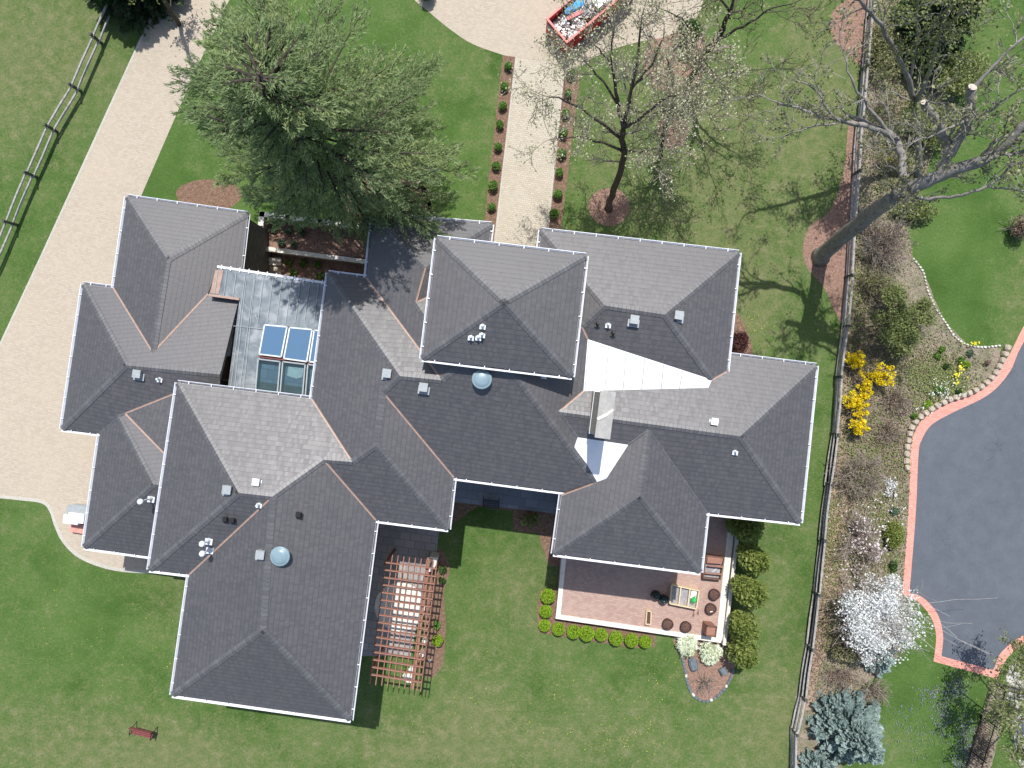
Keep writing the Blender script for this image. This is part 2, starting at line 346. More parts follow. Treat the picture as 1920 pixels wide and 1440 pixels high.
# ---------------------------------------------------------------- the ground
def smoothpoly(pts, closed=True, n=6):
    """Catmull-Rom through pixel points"""
    out = []; m = len(pts)
    for i in range(m if closed else m - 1):
        p = [np.array(pts[(i + k) % m] if closed else pts[min(max(i + k, 0), m - 1)], float) for k in (-1, 0, 1, 2)]
        for j in range(n):
            s = j / n
            out.append(tuple(.5 * ((2 * p[1]) + (-p[0] + p[2]) * s + (2 * p[0] - 5 * p[1] + 4 * p[2] - p[3]) * s * s + (-p[0] + 3 * p[1] - 3 * p[2] + p[3]) * s ** 3)))
    if not closed: out.append(tuple(pts[-1]))
    return out
def jag(pts, amp, step=9, seed=1):
    q = random.Random(seed); out = []; m = len(pts)
    for i in range(m):
        a = np.array(pts[i], float); b = np.array(pts[(i + 1) % m], float); L = np.linalg.norm(b - a); k = max(1, int(L / step))
        for j in range(k):
            c = a + (b - a) * j / k; out.append((c[0] + q.uniform(-amp, amp), c[1] + q.uniform(-amp, amp)))
    return out
def sheet(name, pts, z, m, kind='structure', label=None, cat=None, px=True, group=None):
    V = [P(x, y, 0) if px else Vector((x, y, 0)) for x, y in pts]
    me = bpy.data.meshes.new(name); tri = tessellate_polygon([V]); fs = []
    for a, b, c in tri:
        if (V[b] - V[a]).cross(V[c] - V[a]).z < 0: b, c = c, b
        fs.append((a, b, c))
    me.from_pydata([(v.x, v.y, z) for v in V], [], fs); me.update()
    return tag(link(name, me, m), label, cat, group, kind)
DRY = [(1330, 330, 230, 330, .55), (1560, 130, 90, 260, .35), (90, 90, 160, 130, .55), (60, 230, 120, 120, .2), (820, 140, 130, 90, .2), (1180, 1380, 260, 120, .25),
       (1000, 1100, 100, 90, .35), (930, 1230, 120, 90, .15), (110, 1390, 200, 90, .4), (340, 1420, 180, 70, .5), (760, 1390, 160, 60, .35), (920, 1410, 240, 70, .3), (330, 1120, 90, 50, .3),
       (1450, 1150, 70, 300, .25), (1470, 1400, 90, 160, .35), (1890, 560, 80, 90, .35), (1740, 1340, 60, 90, .1), (880, 1340, 70, 90, .3), (1400, 560, 90, 90, .35), (920, 300, 60, 200, .15),
       (650, 150, 130, 150, -.35), (870, 260, 50, 160, -.2), (1800, 520, 90, 120, -.6), (280, 300, 60, 160, -.3), (520, 380, 100, 60, -.5), (150, 1150, 130, 90, -.15), (1780, 1330, 90, 70, -.3), (1700, 1270, 60, 60, -.3), (1400, 60, 60, 90, -.3)]
def build_lawn():
    xs = [-900, -300, -120, -60, -45] + list(np.arange(-36, 36.1, .8)) + [45, 60, 120, 300, 900]
    ys = [-900, -300, -120, -60, -38] + list(np.arange(-29, 29.1, .8)) + [38, 60, 120, 300, 900]
    bm = bmesh.new(); g = [[bm.verts.new((x, y, 0)) for x in xs] for y in ys]
    for j in range(len(ys) - 1):
        for i in range(len(xs) - 1): bm.faces.new((g[j][i], g[j][i + 1], g[j + 1][i + 1], g[j + 1][i]))
    holes = [[(506, 412), (706, 440), (690, 600), (506, 600)], [(472, 433), (506, 437), (506, 600), (440, 600)]]
    for h in holes:
        Q = [P(*p) for p in h]; n = len(Q)
        for i in range(n):
            a, b = Q[i], Q[(i + 1) % n]; no = Vector(((b - a).y, -(b - a).x, 0)).normalized()
            lo = min(q.x for q in Q) - 3, min(q.y for q in Q) - 3, max(q.x for q in Q) + 3, max(q.y for q in Q) + 3
            fs = [f for f in bm.faces if lo[0] < f.calc_center_median().x < lo[2] and lo[1] < f.calc_center_median().y < lo[3]]
            geom = set(fs); [geom.update(f.edges) for f in fs]; [geom.update(f.verts) for f in fs]
            bmesh.ops.bisect_plane(bm, geom=list(geom), dist=1e-5, plane_co=a, plane_no=no)
        c = sum(Q, Vector()) / n; dele = []
        for f in bm.faces:
            m = f.calc_center_median()
            if abs(m.x - c.x) > 12 or abs(m.y - c.y) > 12: continue
            s = [((Q[(i + 1) % n] - Q[i]).x * (m - Q[i]).y - (Q[(i + 1) % n] - Q[i]).y * (m - Q[i]).x) for i in range(n)]
            if all(v < 0 for v in s) or all(v > 0 for v in s): dele.append(f)
        bmesh.ops.delete(bm, geom=dele, context='FACES')
    me = bpy.data.meshes.new('lawn'); bm.to_mesh(me); bm.free()
    at = me.attributes.new('dry', 'FLOAT', 'POINT')
    vals = []
    for v in me.vertices:
        px, py = v.co.x * K + 960, 720 - v.co.y * K
        vals.append(.11 + sum(a * math.exp(-((px - x) / rx) ** 2 - ((py - y) / ry) ** 2) for x, y, rx, ry, a in DRY))
    at.data.foreach_set('value', vals)
    return tag(link('lawn', me, M['lawn']), kind='structure')
build_lawn()
# paved drive on the left and round courtyard at the top
drive = [(430, -120), (262, -120), (230, 0)][:0] + [(358, -130), (297, 0), (77, 480), (0, 645), (-60, 770), (-60, 928), (0, 930)] + smoothpoly([(40, 934), (80, 940), (97, 958), (106, 985), (121, 1014), (150, 1042), (200, 1062), (255, 1070), (345, 1071)], False)[0:] + [(380, 1060), (420, 800), (300, 700), (240, 372), (265, 367), (362, 143), (430, 0), (490, -130)]
sheet('driveway', drive, .008, M['drive'])
def band(name, pts, w, z, m, kind='structure', h=None, label=None, cat=None, group=None):
    """strip of width w metres along a pixel polyline"""
    Q = [P(*p) for p in pts]; L = []; R = []
    for i, q in enumerate(Q):
        d = (Q[min(i + 1, len(Q) - 1)] - Q[max(i - 1, 0)]).normalized(); n = Vector((-d.y, d.x, 0))
        L.append(q + n * w / 2); R.append(q - n * w / 2)
    mb = MB()
    if h is None:
        vs = [(v.x, v.y, z) for pr in zip(R, L) for v in pr]; mb.add(vs, [(2 * i, 2 * i + 2, 2 * i + 3, 2 * i + 1) for i in range(len(Q) - 1)])
    else:
        vs = [(v.x, v.y, zz) for r_, l_ in zip(R, L) for v, zz in ((r_, z), (l_, z), (l_, z + h), (r_, z + h))]; n = len(Q)
        fs = []
        for i in range(n - 1):
            a = 4 * i; b = a + 4
            fs += [(a + 3, b + 3, b + 2, a + 2), (a + 2, b + 2, b + 1, a + 1), (a, b, b + 3, a + 3), (a + 1, b + 1, b, a)]
        fs += [(0, 3, 2, 1), (4 * n - 4, 4 * n - 3, 4 * n - 2, 4 * n - 1)]
        mb.add(vs, fs)
    return tag(mb.build(name, m), label, cat, group, kind)
band('driveway_edging', smoothpoly([(0, 931), (40, 935), (80, 941), (96, 958), (105, 985), (120, 1015), (149, 1043), (199, 1063), (255, 1071), (345, 1072)], False), .2, .014, M['edge'])
band('driveway_edging', [(356, -130), (298, 0), (78, 480), (1, 645), (-58, 770)], .13, .014, M['edge'])
court = smoothpoly([(720, -60), (775, -2), (800, 19), (840, 52), (885, 82), (945, 104)], False) + [(968, 107), (925, 470), (1022, 470), (1058, 132), (1104, 118)] + smoothpoly([(1104, 112), (1150, 92), (1200, 78), (1250, 68), (1290, 45), (1315, 15), (1325, -60)], False) + [(1325, -250), (720, -250)]
sheet('courtyard', court, .008, M['drive'])
sheet('walkway', [(968, 107), (925, 475), (1022, 475), (1056, 133), (1040, 120)], .013, M['walk'])
band('walkway_edging', [(968, 106), (925, 475)], .1, .017, M['edge']); band('walkway_edging', [(1057, 132), (1023, 475)], .1, .017, M['edge'])
sheet('planting_strip', jag([(943, 104), (967, 107), (926, 460), (905, 455), (908, 415)], .8), .006, M['mulch'])
sheet('planting_strip', jag([(1059, 133), (1088, 138), (1052, 430), (1050, 470), (1022, 470)], .8), .006, M['mulch'])
def blob(name, cx, cy, rx, ry, z, m, amp=.05, seed=3, n=40):
    q = random.Random(seed); ph = [q.uniform(0, 6.28) for _ in range(4)]
    pts = []
    for k in range(n):
        a = 2 * math.pi * k / n; w = 1 + amp * (math.sin(2 * a + ph[0]) + .6 * math.sin(3 * a + ph[1]) + .4 * math.sin(7 * a + ph[2]))
        pts.append((cx + rx * math.cos(a) * w, cy + ry * math.sin(a) * w))
    return sheet(name, pts, z, m)
blob('mulch_ring', 1142, 388, 38, 36, .006, M['mulchred'], .012)
blob('mulch_ring', 392, 366, 60, 31, .005, M['mulch'], .03)
blob('mulch_ring', 1262, 245, 28, 34, .005, M['mulchred'], .04)
blob('mulch_bed', 1268, 110, 62, 65, .0075, M['mulchred'], .06, 5)
sheet('mulch_bed', jag(smoothpoly([(1558, 30), (1580, 5), (1620, -15), (1640, 60), (1618, 120), (1590, 100), (1562, 75)]), .6), .006, M['mulchred'])
sheet('mulch_bed', jag(smoothpoly([(1592, 230), (1582, 320), (1556, 395), (1522, 420), (1506, 455), (1512, 500), (1545, 540), (1565, 585), (1582, 600), (1600, 480), (1608, 380), (1612, 280)]), .8), .006, M['mulchred'])
sheet('mulch_bed', jag(smoothpoly([(655, 345), (700, 335), (775, 335), (800, 355), (806, 400), (800, 440), (690, 470), (650, 420)]), .8), .006, M['mulch'])
sheet('mulch_bed', smoothpoly([(1365, 575), (1385, 590), (1402, 625), (1412, 660), (1410, 690), (1350, 690), (1340, 600)]), .006, M['mulch'])
sheet('mulch_bed', jag([(1030, 955), (1010, 1003), (1018, 1030), (1030, 1062), (1060, 1060), (1060, 930), (840, 900), (838, 990), (880, 960), (895, 950), (962, 958), (962, 995), (1010, 1000)], .6), .004, M['mulch'])
sheet('mulch_bed', jag(smoothpoly([(822, 1030), (843, 1062), (838, 1090), (832, 1120), (836, 1170), (834, 1210), (828, 1250), (808, 1270), (795, 1250), (800, 1100)]), .8), .005, M['mulch'])
sheet('mulch_bed', jag([(1013, 1106), (1043, 1103), (1045, 1152), (1228, 1185), (1228, 1212), (1190, 1216), (1010, 1186), (1006, 1150)], .8), .005, M['mulch'])
sheet('mulch_bed', jag(smoothpoly([(1268, 1190), (1278, 1240), (1290, 1285), (1310, 1312), (1340, 1310), (1368, 1280), (1378, 1250), (1372, 1190)]), .8), .005, M['mulchred'])
# the wooded border and its beds
bord = [(1642, -150), (1617, 100), (1604, 300), (1594, 480), (1582, 620), (1566, 800), (1548, 920), (1536, 1020), (1522, 1120), (1506, 1220), (1490, 1330), (1478, 1560), (1560, 1560), (1600, 1300), (1680, 1240), (1700, 1130), (1692, 1105), (1703, 960), (1708, 847), (1713, 813), (1733, 783), (1773, 757), (1840, 727), (1872, 690), (1878, 652), (1815, 648), (1780, 612), (1755, 570), (1733, 510), (1712, 480), (1700, 420), (1790, 180), (1800, -150)]
sheet('border_bed', jag(bord, 1.5, 12), .004, M['bed'])
sheet('border_bed', jag([(1596, 470), (1608, 470), (1596, 640), (1582, 820), (1600, 940), (1590, 1050), (1570, 1180), (1540, 1240), (1520, 1330), (1508, 1330), (1530, 1110), (1556, 910), (1570, 800)], 2, 8), .009, M['leafy'])
outer = smoothpoly([(2300, 80), (1990, 480), (1920, 610), (1883, 680), (1840, 727), (1773, 757), (1733, 783), (1713, 815), (1707, 850), (1703, 960), (1692, 1103)], False)
outer += smoothpoly([(1693, 1117), (1720, 1127), (1745, 1157), (1755, 1193), (1750, 1240)], False) + [(1870, 1273)] + smoothpoly([(1874, 1262), (1890, 1232), (1925, 1204), (1990, 1180), (2300, 1150)], False)
inner = smoothpoly([(2300, 120), (2005, 510), (1920, 640), (1893, 697), (1853, 740), (1785, 774), (1746, 797), (1728, 825), (1722, 852), (1717, 960), (1706, 1100)], False)
inner += smoothpoly([(1707, 1112), (1730, 1120), (1757, 1150), (1768, 1190), (1765, 1230)], False) + [(1861, 1256)] + smoothpoly([(1865, 1250), (1878, 1222), (1920, 1190), (1990, 1165), (2300, 1135)], False)
sheet('brick_border', outer, .012, M['pink']); sheet('parking_court', inner, .016, M['asphalt'])
sheet('stone_path', jag(smoothpoly([(1888, 1262), (1915, 1228), (1990, 1215), (1990, 1500), (1930, 1470), (1912, 1430), (1900, 1380), (1892, 1330)]), 1.5), .009, pavers('pale_flagstone', (.4, .38, .34), (.55, .52, .48), (.33, .33, .31), (.12, .13, .09), .75, .6, rad(20), mort=.12))
sheet('border_bed', jag([(1856, 1278), (1893, 1288), (1880, 1360), (1848, 1470), (1795, 1470), (1830, 1380)], 1.5), .007, M['bed'])
# patios beside the house
sheet('patio', [(846, 888), (1062, 905), (1060, 965), (842, 940)], .010, M['blue'])
sheet('patio', [(660, 960), (826, 975), (815, 1065), (800, 1070), (770, 1230), (640, 1230)], .010, M['flag'])
blob('round_stone_inlay', 750, 1138, 47, 46, .016, M['stone'], .008)
# ---------------------------------------------------------------- the house: roofs solved from their eave heights
LE, HE, TE, SL = 3.9, 6.4, 9.2, .42
VX = dict(a1=(238, 369, LE), a2=(464, 401, LE), a3=(452, 505, LE), a4=(408, 503), a5=(390, 551), a6=(287, 661), a8=(314, 487), a9=(213, 540, LE),
    b1=(156, 533, LE), b2=(116, 804, LE), b3=(187, 813, LE), b4=(223, 782), b5=(235, 775), b6=(375, 719), b7=(413, 702), b8=(237, 685), b9=(448, 560), b10=(412, 728),
    c2=(157, 1026, LE), c3=(310, 1047, LE), c4=(288, 908), c5=(335, 913), c6=(342, 885),
    d1=(333, 718, HE), d2=(280, 1068, HE), d3=(355, 1077, HE), d4=(585, 748, HE), d5=(448, 924), d6=(511, 931), d7=(607, 862), d8=(661, 866),
    e1=(323, 1303, HE), e2=(657, 1350, HE), e3=(705, 975, HE), e4=(493, 1181),
    f1=(616, 512, HE), f2=(687, 521, HE), f3=(792, 662), f4=(828, 713), f5=(750, 705), f6=(718, 735), f7=(705, 836),
    g1=(840, 992, HE), g2=(851, 895, HE), h1=(868, 678), h2=(958, 692), h3=(1118, 904), h4=(1088, 926, HE),
    j1=(1091, 612), j2=(1102, 636), j3=(1094, 733), k1=(1048, 772), k2=(1083, 820), k3=(1077, 838), u0=(1005, 520, 6.75), u2=(1040, 600),
    l1=(1015, 432, 6.75), l2=(1385, 474, 6.75), l3=(1362, 697, 6.75), l4=(1134, 573), l5=(1246, 590), l6=(1335, 712),
    m1=(1328, 727), m2=(1368, 666, HE), m3=(1530, 686, HE), m4=(1500, 980, HE), m5=(1325, 961, HE), m6=(1388, 818), m7=(1216, 806), m8=(1178, 834),
    n1=(1053, 928, HE), n2=(1038, 1038, HE), n3=(1313, 1073, HE), n5=(1200, 930), n6=(1137, 897),
    p1=(700, 403, HE), p2=(921, 421, HE), p4=(860, 458), p6=(915, 470, HE), q1=(798, 502), q2=(780, 567), s2=(830, 545, 7.25), s3=(815, 620), s4=(850, 545, 6.9),
    t1=(820, 447, TE), t2=(1098, 480, TE), t3=(1072, 706, TE), t4=(792, 672, TE), t5=(945, 567))
FACES = [  # (section, vertices)
 (0, 'a1 a8 a6 a9'), (0, 'a1 a2 a8'), (0, 'a8 a2 a3 a4 a5 a6'),
 (1, 'b1 a9 a6 a5 b9 b7 b8'), (1, 'b1 b8 b2'), (1, 'b8 b7 b10 b6 b5 b4 b3 b2'),
 (2, 'b3 b4 c4 c2'), (2, 'b4 b5 c6 c5 c4'), (1, 'b5 b6 c6'), (2, 'c4 c5 c3 c2'),
 (3, 'd1 d5 d2'), (3, 'd1 d4 d8 d7 d6 d5'), (3, 'd5 d6 d3 d2'),
 (4, 'd3 d6 e4 e1'), (4, 'd6 d7 e3 e2 e4'), (4, 'e1 e4 e2'),
 (5, 'f1 f5 f6 f7 d8 d4'), (5, 'f1 f2 f3 f4 f5'), (5, 'd8 f7 g1 e3 d7'), (5, 'f6 g2 g1 f7'),
 (5, 'f5 f4 h1 h2 h3 h4 g2 f6'), (5, 'h2 u2 j1 j2 j3 k1 k2 k3 h3'),
 (6, 'l1 l4 j1 u0'), (6, 'l1 l2 l5 l4'), (6, 'l4 l5 l6 j2 j1'), (6, 'l5 l2 l3 l6'),
 (7, 'k1 j3 m1 l6 l3 m2 m3 m6'), (7, 'm6 m3 m4'), (7, 'k1 m6 m4 m5 m7 m8 k2'),
 (8, 'm7 n5 n2 n1 h3 n6 m8'), (8, 'n1 h4 h3'), (8, 'm7 m5 n3 n5'), (8, 'n5 n3 n2'),
 (9, 'p1 q1 q2 s3 h1 f4 f3 f2'), (9, 'p1 p2 p4 q1'), (9, 'p2 p6 p4'), (9, 'q2 s2 s3'), (9, 'q1 p4 s4 s2 q2'),
 (10, 't1 t2 t5'), (10, 't2 t3 t5'), (10, 't3 t4 t5'), (10, 't4 t1 t5'),
 (11, 'j2 l6 m1 j3'), (12, 'k2 m8 n6 h3 k3')]
FACES = [(s, f.split()) for s, f in FACES]
names = list(VX); ix = {n: i for i, n in enumerate(names)}; nV = len(names); nF = len(FACES)
uv_ = {n: ((VX[n][0] - 960) / 1000, (720 - VX[n][1]) / 1000) for n in names}
def solve():
    rows = []; rhs = []
    def eq(d, b, w):
        r = np.zeros(nV + 3 * nF)
        for k, v in d.items(): r[k] = v * w
        rows.append(r); rhs.append(b * w)
    for n in names:
        if len(VX[n]) > 2: eq({ix[n]: 1}, 40 / (H - VX[n][2]), 60)
    for k, (s, f) in enumerate(FACES):
        for n in f:
            u, v = uv_[n]; eq({ix[n]: 1, nV + 3 * k: -u, nV + 3 * k + 1: -v, nV + 3 * k + 2: -1}, 0, 12)
        fx = [n for n in f if len(VX[n]) > 2]
        if len(fx) >= 2 and s < 11:
            best = max(((a, b) for a in fx for b in fx if a < b), key=lambda p: (P(*VX[p[0]]) - P(*VX[p[1]])).length)
            a, b = P(*VX[best[0]]), P(*VX[best[1]]); d = (b - a).xy.normalized(); nn = Vector((-d.y, d.x))
            if abs(a.z - b.z) > .2: continue
            cen = sum((P(VX[n][0], VX[n][1], a.z).xy for n in f), Vector((0, 0))) / len(f)
            if (cen - a.xy).dot(nn) < 0: nn = -nn
            for n in f:
                if n in fx: continue
                # ray / plane: z = a.z + SL*nn.(xy-a.xy);  xy = (H-z)*dir
                dr = Vector(((VX[n][0] - 960) / K / H, (720 - VX[n][1]) / K / H)); q = SL * nn.dot(dr)
                z = (a.z - SL * nn.dot(a.xy) + q * H) / (1 + q); eq({ix[n]: 1}, 40 / (H - z), 2.0)
    r = np.linalg.lstsq(np.array(rows), np.array(rhs), rcond=None)[0]
    return {n: H - 40 / r[ix[n]] for n in names}
ZV = solve()
VP = {n: P(VX[n][0], VX[n][1], ZV[n]) for n in names}
FP = []   # plane per face
for s, f in FACES:
    A = np.array([[VP[n].x, VP[n].y, 1] for n in f]); z = np.array([VP[n].z for n in f]); c = np.linalg.lstsq(A, z, rcond=None)[0]; FP.append(c)
    e = np.abs(A @ c - z).max()
    if e > .12: print('roof face', f, 'off plane', round(float(e), 2))
print('ridge heights', {n: round(ZV[n], 1) for n in ('a8', 'a6', 'b8', 'b7', 'c4', 'd5', 'd6', 'e4', 'f5', 'f4', 'h2', 'l4', 'l6', 'j2', 'j3', 'k1', 'm6', 'm7', 'n5', 't5', 'q1', 'k3', 'h3')})
def inside(pt, poly):
    x, y = pt; c = False; n = len(poly)
    for i in range(n):
        (x1, y1), (x2, y2) = poly[i], poly[i - 1]
        if (y1 > y) != (y2 > y) and x < (x2 - x1) * (y - y1) / (y2 - y1) + x1: c = not c
    return c
def on_roof(px, py):
    """where the view ray meets the topmost roof face"""
    best = None
    for k, (s, f) in enumerate(FACES):
        if inside((px, py), [VX[n][:2] for n in f]):
            dx, dy = (px - 960) / K / H, (720 - py) / K / H; a, b, c = FP[k]; q = a * dx + b * dy
            z = (c + q * H) / (1 + q)
            if best is None or z > best[0]: best = (z, s, k)
    return P(px, py, best[0]), best[1], best[2]
def zf(k, x, y): a, b, c = FP[k]; return a * x + b * y + c
house = empty('house', P(760, 800), 'large rambling stucco house under dark grey hipped shingle roofs', 'house')
ROOF = {}
ROOFLAB = {10: 'small square pyramid roof standing highest, over the centre', 0: 'low hipped roof nearest the tall pine', 11: 'white triangular flat roof north of the chimney', 12: 'small white flat roof below the chimney'}
def roof_sections():
    for sec in range(13):
        fl = [(k, f) for k, (s, f) in enumerate(FACES) if s == sec]
        bm = bmesh.new(); uvl = bm.loops.layers.uv.new('UVMap')
        for k, f in fl:
            a, b, c = FP[k]; g = Vector((a, b)); up = g.normalized() if g.length > .05 else Vector((0, 1)); al = Vector((up.y, -up.x)); sl_ = math.sqrt(1 + g.length_squared)
            vs = [VP[n] for n in f]
            tri = tessellate_polygon([[Vector((v.x, v.y, 0)) for v in vs]]); bv = [bm.verts.new(v) for v in vs]
            base = min(up.dot(v.xy) for v in vs)
            for t in tri:
                q, w, e = [vs[i] for i in t]
                if (w - q).cross(e - q).z < 0: t = (t[0], t[2], t[1])
                fc = bm.faces.new([bv[i] for i in t])
                for lp in fc.loops: lp[uvl].uv = (al.dot(lp.vert.co.xy) + 50, (up.dot(lp.vert.co.xy) - base) * sl_ + .0)
        # give the sheet a real thickness below
        ret = bmesh.ops.duplicate(bm, geom=bm.faces[:]); 
        dv = [g for g in ret['geom'] if isinstance(g, bmesh.types.BMVert)]
        for v in dv: v.co.z -= .07
        bmesh.ops.reverse_faces(bm, faces=[g for g in ret['geom'] if isinstance(g, bmesh.types.BMFace)])
        me = bpy.data.meshes.new('roof'); bm.to_mesh(me); bm.free()
        # every slope is one plane: shade its triangles with the slope's own normal
        nrm = []; pn = [(k, [VP[n].xy for n in f]) for k, f in fl]; me.polygons.foreach_set('use_smooth', [True] * len(me.polygons))
        for pg in me.polygons:
            c = pg.center.xy; kk = next((k for k, P_ in pn if inside((c.x, c.y), [tuple(v) for v in P_])), None)
            v = Vector((-FP[kk][0], -FP[kk][1], 1)).normalized() if kk is not None else pg.normal.copy()
            if pg.normal.z < 0 and kk is not None: v = -v
            nrm += [tuple(v)] * pg.loop_total
        me.normals_split_custom_set(nrm)
        o = link('roof' if sec < 11 else 'flat_roof', me, M['shingle'] if sec < 11 else M['tpo'], house); ROOF[sec] = o
        if sec in ROOFLAB: o['label'] = ROOFLAB[sec]
roof_sections()
# ridge, hip caps and valley flashings along every edge two faces share
def strips():
    E = {}
    for k, (s, f) in enumerate(FACES):
        for i in range(len(f)): E.setdefault(frozenset((f[i], f[(i + 1) % len(f)])), []).append(k)
    caps = {}; vals = {}; seams = {}
    for e, ks in E.items():
        if len(ks) != 2: continue
        n1, n2 = tuple(e); A, B = VP[n1], VP[n2]
        if A.z < B.z: A, B = B, A
        k1, k2 = ks; d = (B - A).xy.normalized(); nr = Vector((-d.y, d.x)); mid = (A + B) / 2
        c1 = sum((VP[n].xy for n in FACES[k1][1]), Vector((0, 0))) / len(FACES[k1][1])
        g1 = Vector(FP[k1][:2]); g2 = Vector(FP[k2][:2])
        # k1 side normal: the face gradient difference decides convex / concave
        side = 1 if (c1 - mid.xy).dot(nr) > 0 else -1
        t1 = mid.xy + nr * side * .3; t2 = mid.xy - nr * side * .3
        drop1 = zf(k1, *t1) - zf(k1, *mid.xy); drop2 = zf(k2, *t2) - zf(k2, *mid.xy); conv = (drop1 + drop2) < -.02
        flat = max(FACES[k1][0], FACES[k2][0]) >= 11
        if flat: continue
        w = .16 if conv else .045; off = .03 if conv else .012
        sec_ = min(FACES[k1][0], FACES[k2][0]); tgt = (caps if conv else vals).setdefault(sec_ if conv else (sec_, k1, k2), [[], [], []])
        L = (B - A).length; n = max(1, int(L / 1.0)); base = len(tgt[0])
        for i in range(n + 1):
            q = A.lerp(B, i / n)
            for sgn, kk in ((side, k1), (0, None), (-side, k2)):
                x, y = q.x + nr.x * sgn * w, q.y + nr.y * sgn * w
                z = q.z + off + (0 if conv else 0) if kk is None else zf(kk, x, y) - zf(kk, q.x, q.y) + q.z + off
                tgt[0].append((x, y, z)); tgt[2].append((L * i / n, .5 + .3 * sgn))
        for i in range(n):
            a = base + 3 * i
            tgt[1] += [(a, a + 3, a + 4, a + 1), (a + 1, a + 4, a + 5, a + 2)]
    for nm, T, m in (('ridge_cap', caps, M['cap']), ('valley_flashing', vals, M['copper'])):
        for sec, (vs, fs, uvs) in T.items():
            if isinstance(sec, tuple): sec = sec[0]
            me = bpy.data.meshes.new(nm); me.from_pydata(vs, [], fs); ul = me.uv_layers.new(name='UVMap')
            for lp in me.loops: ul.data[lp.index].uv = uvs[lp.vertex_index]
            bm = bmesh.new(); bm.from_mesh(me)
            for fc in bm.faces:
                if fc.normal.z < 0: fc.normal_flip()
            bm.to_mesh(me); bm.free(); link(nm, me, m, ROOF[sec])
strips()
# gutters: open U-troughs with straps along every eave
SKIP = {frozenset(x) for x in (('s2', 's4'), ('l3', 'm2'), ('n1', 'h4'), ('l1', 'u0x'), ('d4', 'x'), ('e3', 'x'))}
def gutters():
    G = {}
    for k, (s, f) in enumerate(FACES):
        cen = sum((VP[n].xy for n in f), Vector((0, 0))) / len(f)
        for i in range(len(f)):
            n1, n2 = f[i], f[(i + 1) % len(f)]
            if len(VX[n1]) < 3 or len(VX[n2]) < 3 or frozenset((n1, n2)) in SKIP: continue
            A, B = VP[n1].copy(), VP[n2].copy(); d = (B - A).normalized(); out = Vector((-d.y, d.x, 0))
            if (cen - A.xy).dot(out.xy) > 0: out = -out
            mb, bed = G.setdefault((s, n1, n2), (MB(), MB())); up = Vector((0, 0, 1))
            A2 = A - d * .015; B2 = B + d * .015; prof = [(.0, -.125), (.06, -.125), (.125, .0), (.148, .0), (.08, -.15), (.0, -.15)]
            vs = [q + out * x + up * z for q in (A2, B2) for x, z in prof]; mb.add(vs, [(k_, (k_ + 1) % 6, (k_ + 1) % 6 + 6, k_ + 6) for k_ in range(6)] + [tuple(range(6))[::-1], tuple(range(6, 12))])
            mb.beam(A2 - out * .004 + up * -.075, B2 - out * .004 + up * -.075, .02, .12); bed.beam(A2 + out * .035 + up * -.113, B2 + out * .035 + up * -.113, .065, .012)
            L = (B - A).length; n = max(2, int(L / 1.05))
            for j in range(n):
                q = A.lerp(B, (j + .5) / n); mb.beam(q + out * .0 + up * .006, q + out * .15 + up * .006, .04, .015)
    for (s, _a, _b), (mb, bed) in G.items(): mb.build('gutter', M['white_metal'], ROOF[s]); bed.build('gutter_bed', M['darkrail'], ROOF[s])
gutters()
# walls and soffits under each roof section
def walls():
    foot = [(LE, [(238, 369), (464, 401), (430, 670), (213, 640)], .14, -.62), (LE, [(156, 533), (446, 575), (409, 728), (300, 826), (116, 804)], .45, 0),
            (LE, [(187, 813), (330, 770), (310, 1047), (157, 1026)], .45, 0), (HE, [(333, 718), (640, 757), (590, 1100), (280, 1068)], .5, 0),
            (HE, [(380, 960), (707, 975), (657, 1350), (323, 1303)], 1.35, 0), (HE, [(616, 512), (870, 545), (800, 990), (560, 960)], .5, -.62),
            (HE, [(690, 700), (1110, 740), (1083, 925), (851, 895), (840, 992), (660, 968)], 1.0, 0), (HE, [(700, 403), (921, 421), (880, 700), (660, 690)], .5, -.62),
            (6.75, [(1015, 432), (1385, 474), (1362, 697), (985, 640)], .5, 0), (HE, [(1090, 640), (1530, 686), (1500, 980), (1060, 915)], .5, 0),
            (HE, [(1053, 928), (1090, 870), (1325, 890), (1313, 1073), (1038, 1038)], .5, 0), (TE, [(820, 447), (1098, 480), (1072, 706), (792, 672)], .4, 5.2)]
    for i, (e, pts, ins, z0) in enumerate(foot):
        V = [P(x, y, e).xy for x, y in pts]; n = len(V); ar = sum(V[j].x * V[(j + 1) % n].y - V[(j + 1) % n].x * V[j].y for j in range(n))
        if ar < 0: V = V[::-1]
        def inset(dd):
            res = []
            for j in range(n):
                a, b, c = V[j - 1], V[j], V[(j + 1) % n]; d1 = (b - a).normalized(); d2 = (c - b).normalized(); n1 = Vector((-d1.y, d1.x)); n2 = Vector((-d2.y, d2.x))
                bi = (n1 + n2); bi = bi / max(.3, bi.length_squared / 2) ; res.append(b + bi * dd)
            return [(q.x, q.y) for q in res]
        mb = MB(); mb.prism(inset(ins), z0, e - .19 - .004 * i); w = mb.build('wall', M['deck' if i == 0 else 'stucco'], house)
        mb = MB(); mb.prism(inset(.05), e - .185 - .004 * i, e - .16 - .004 * i); mb.build('soffit', M['white_metal'], house)
walls()
# seams on the white membrane
for a, b in (((1141, 650), (1134, 737)), ((1174, 659), (1168, 737)), ((1209, 670), (1203, 735)), ((1244, 683), (1240, 733)), ((1280, 695), (1274, 731)), ((1104, 640), (1097, 733))):
    mb = MB(); A, B = on_roof(a[0], a[1])[0], on_roof(b[0], b[1] - 2)[0]; mb.beam(A + Vector((0, 0, .02)), B + Vector((0, 0, .02)), .035, .02); mb.build('membrane_seam', M['concrete'], ROOF[11])
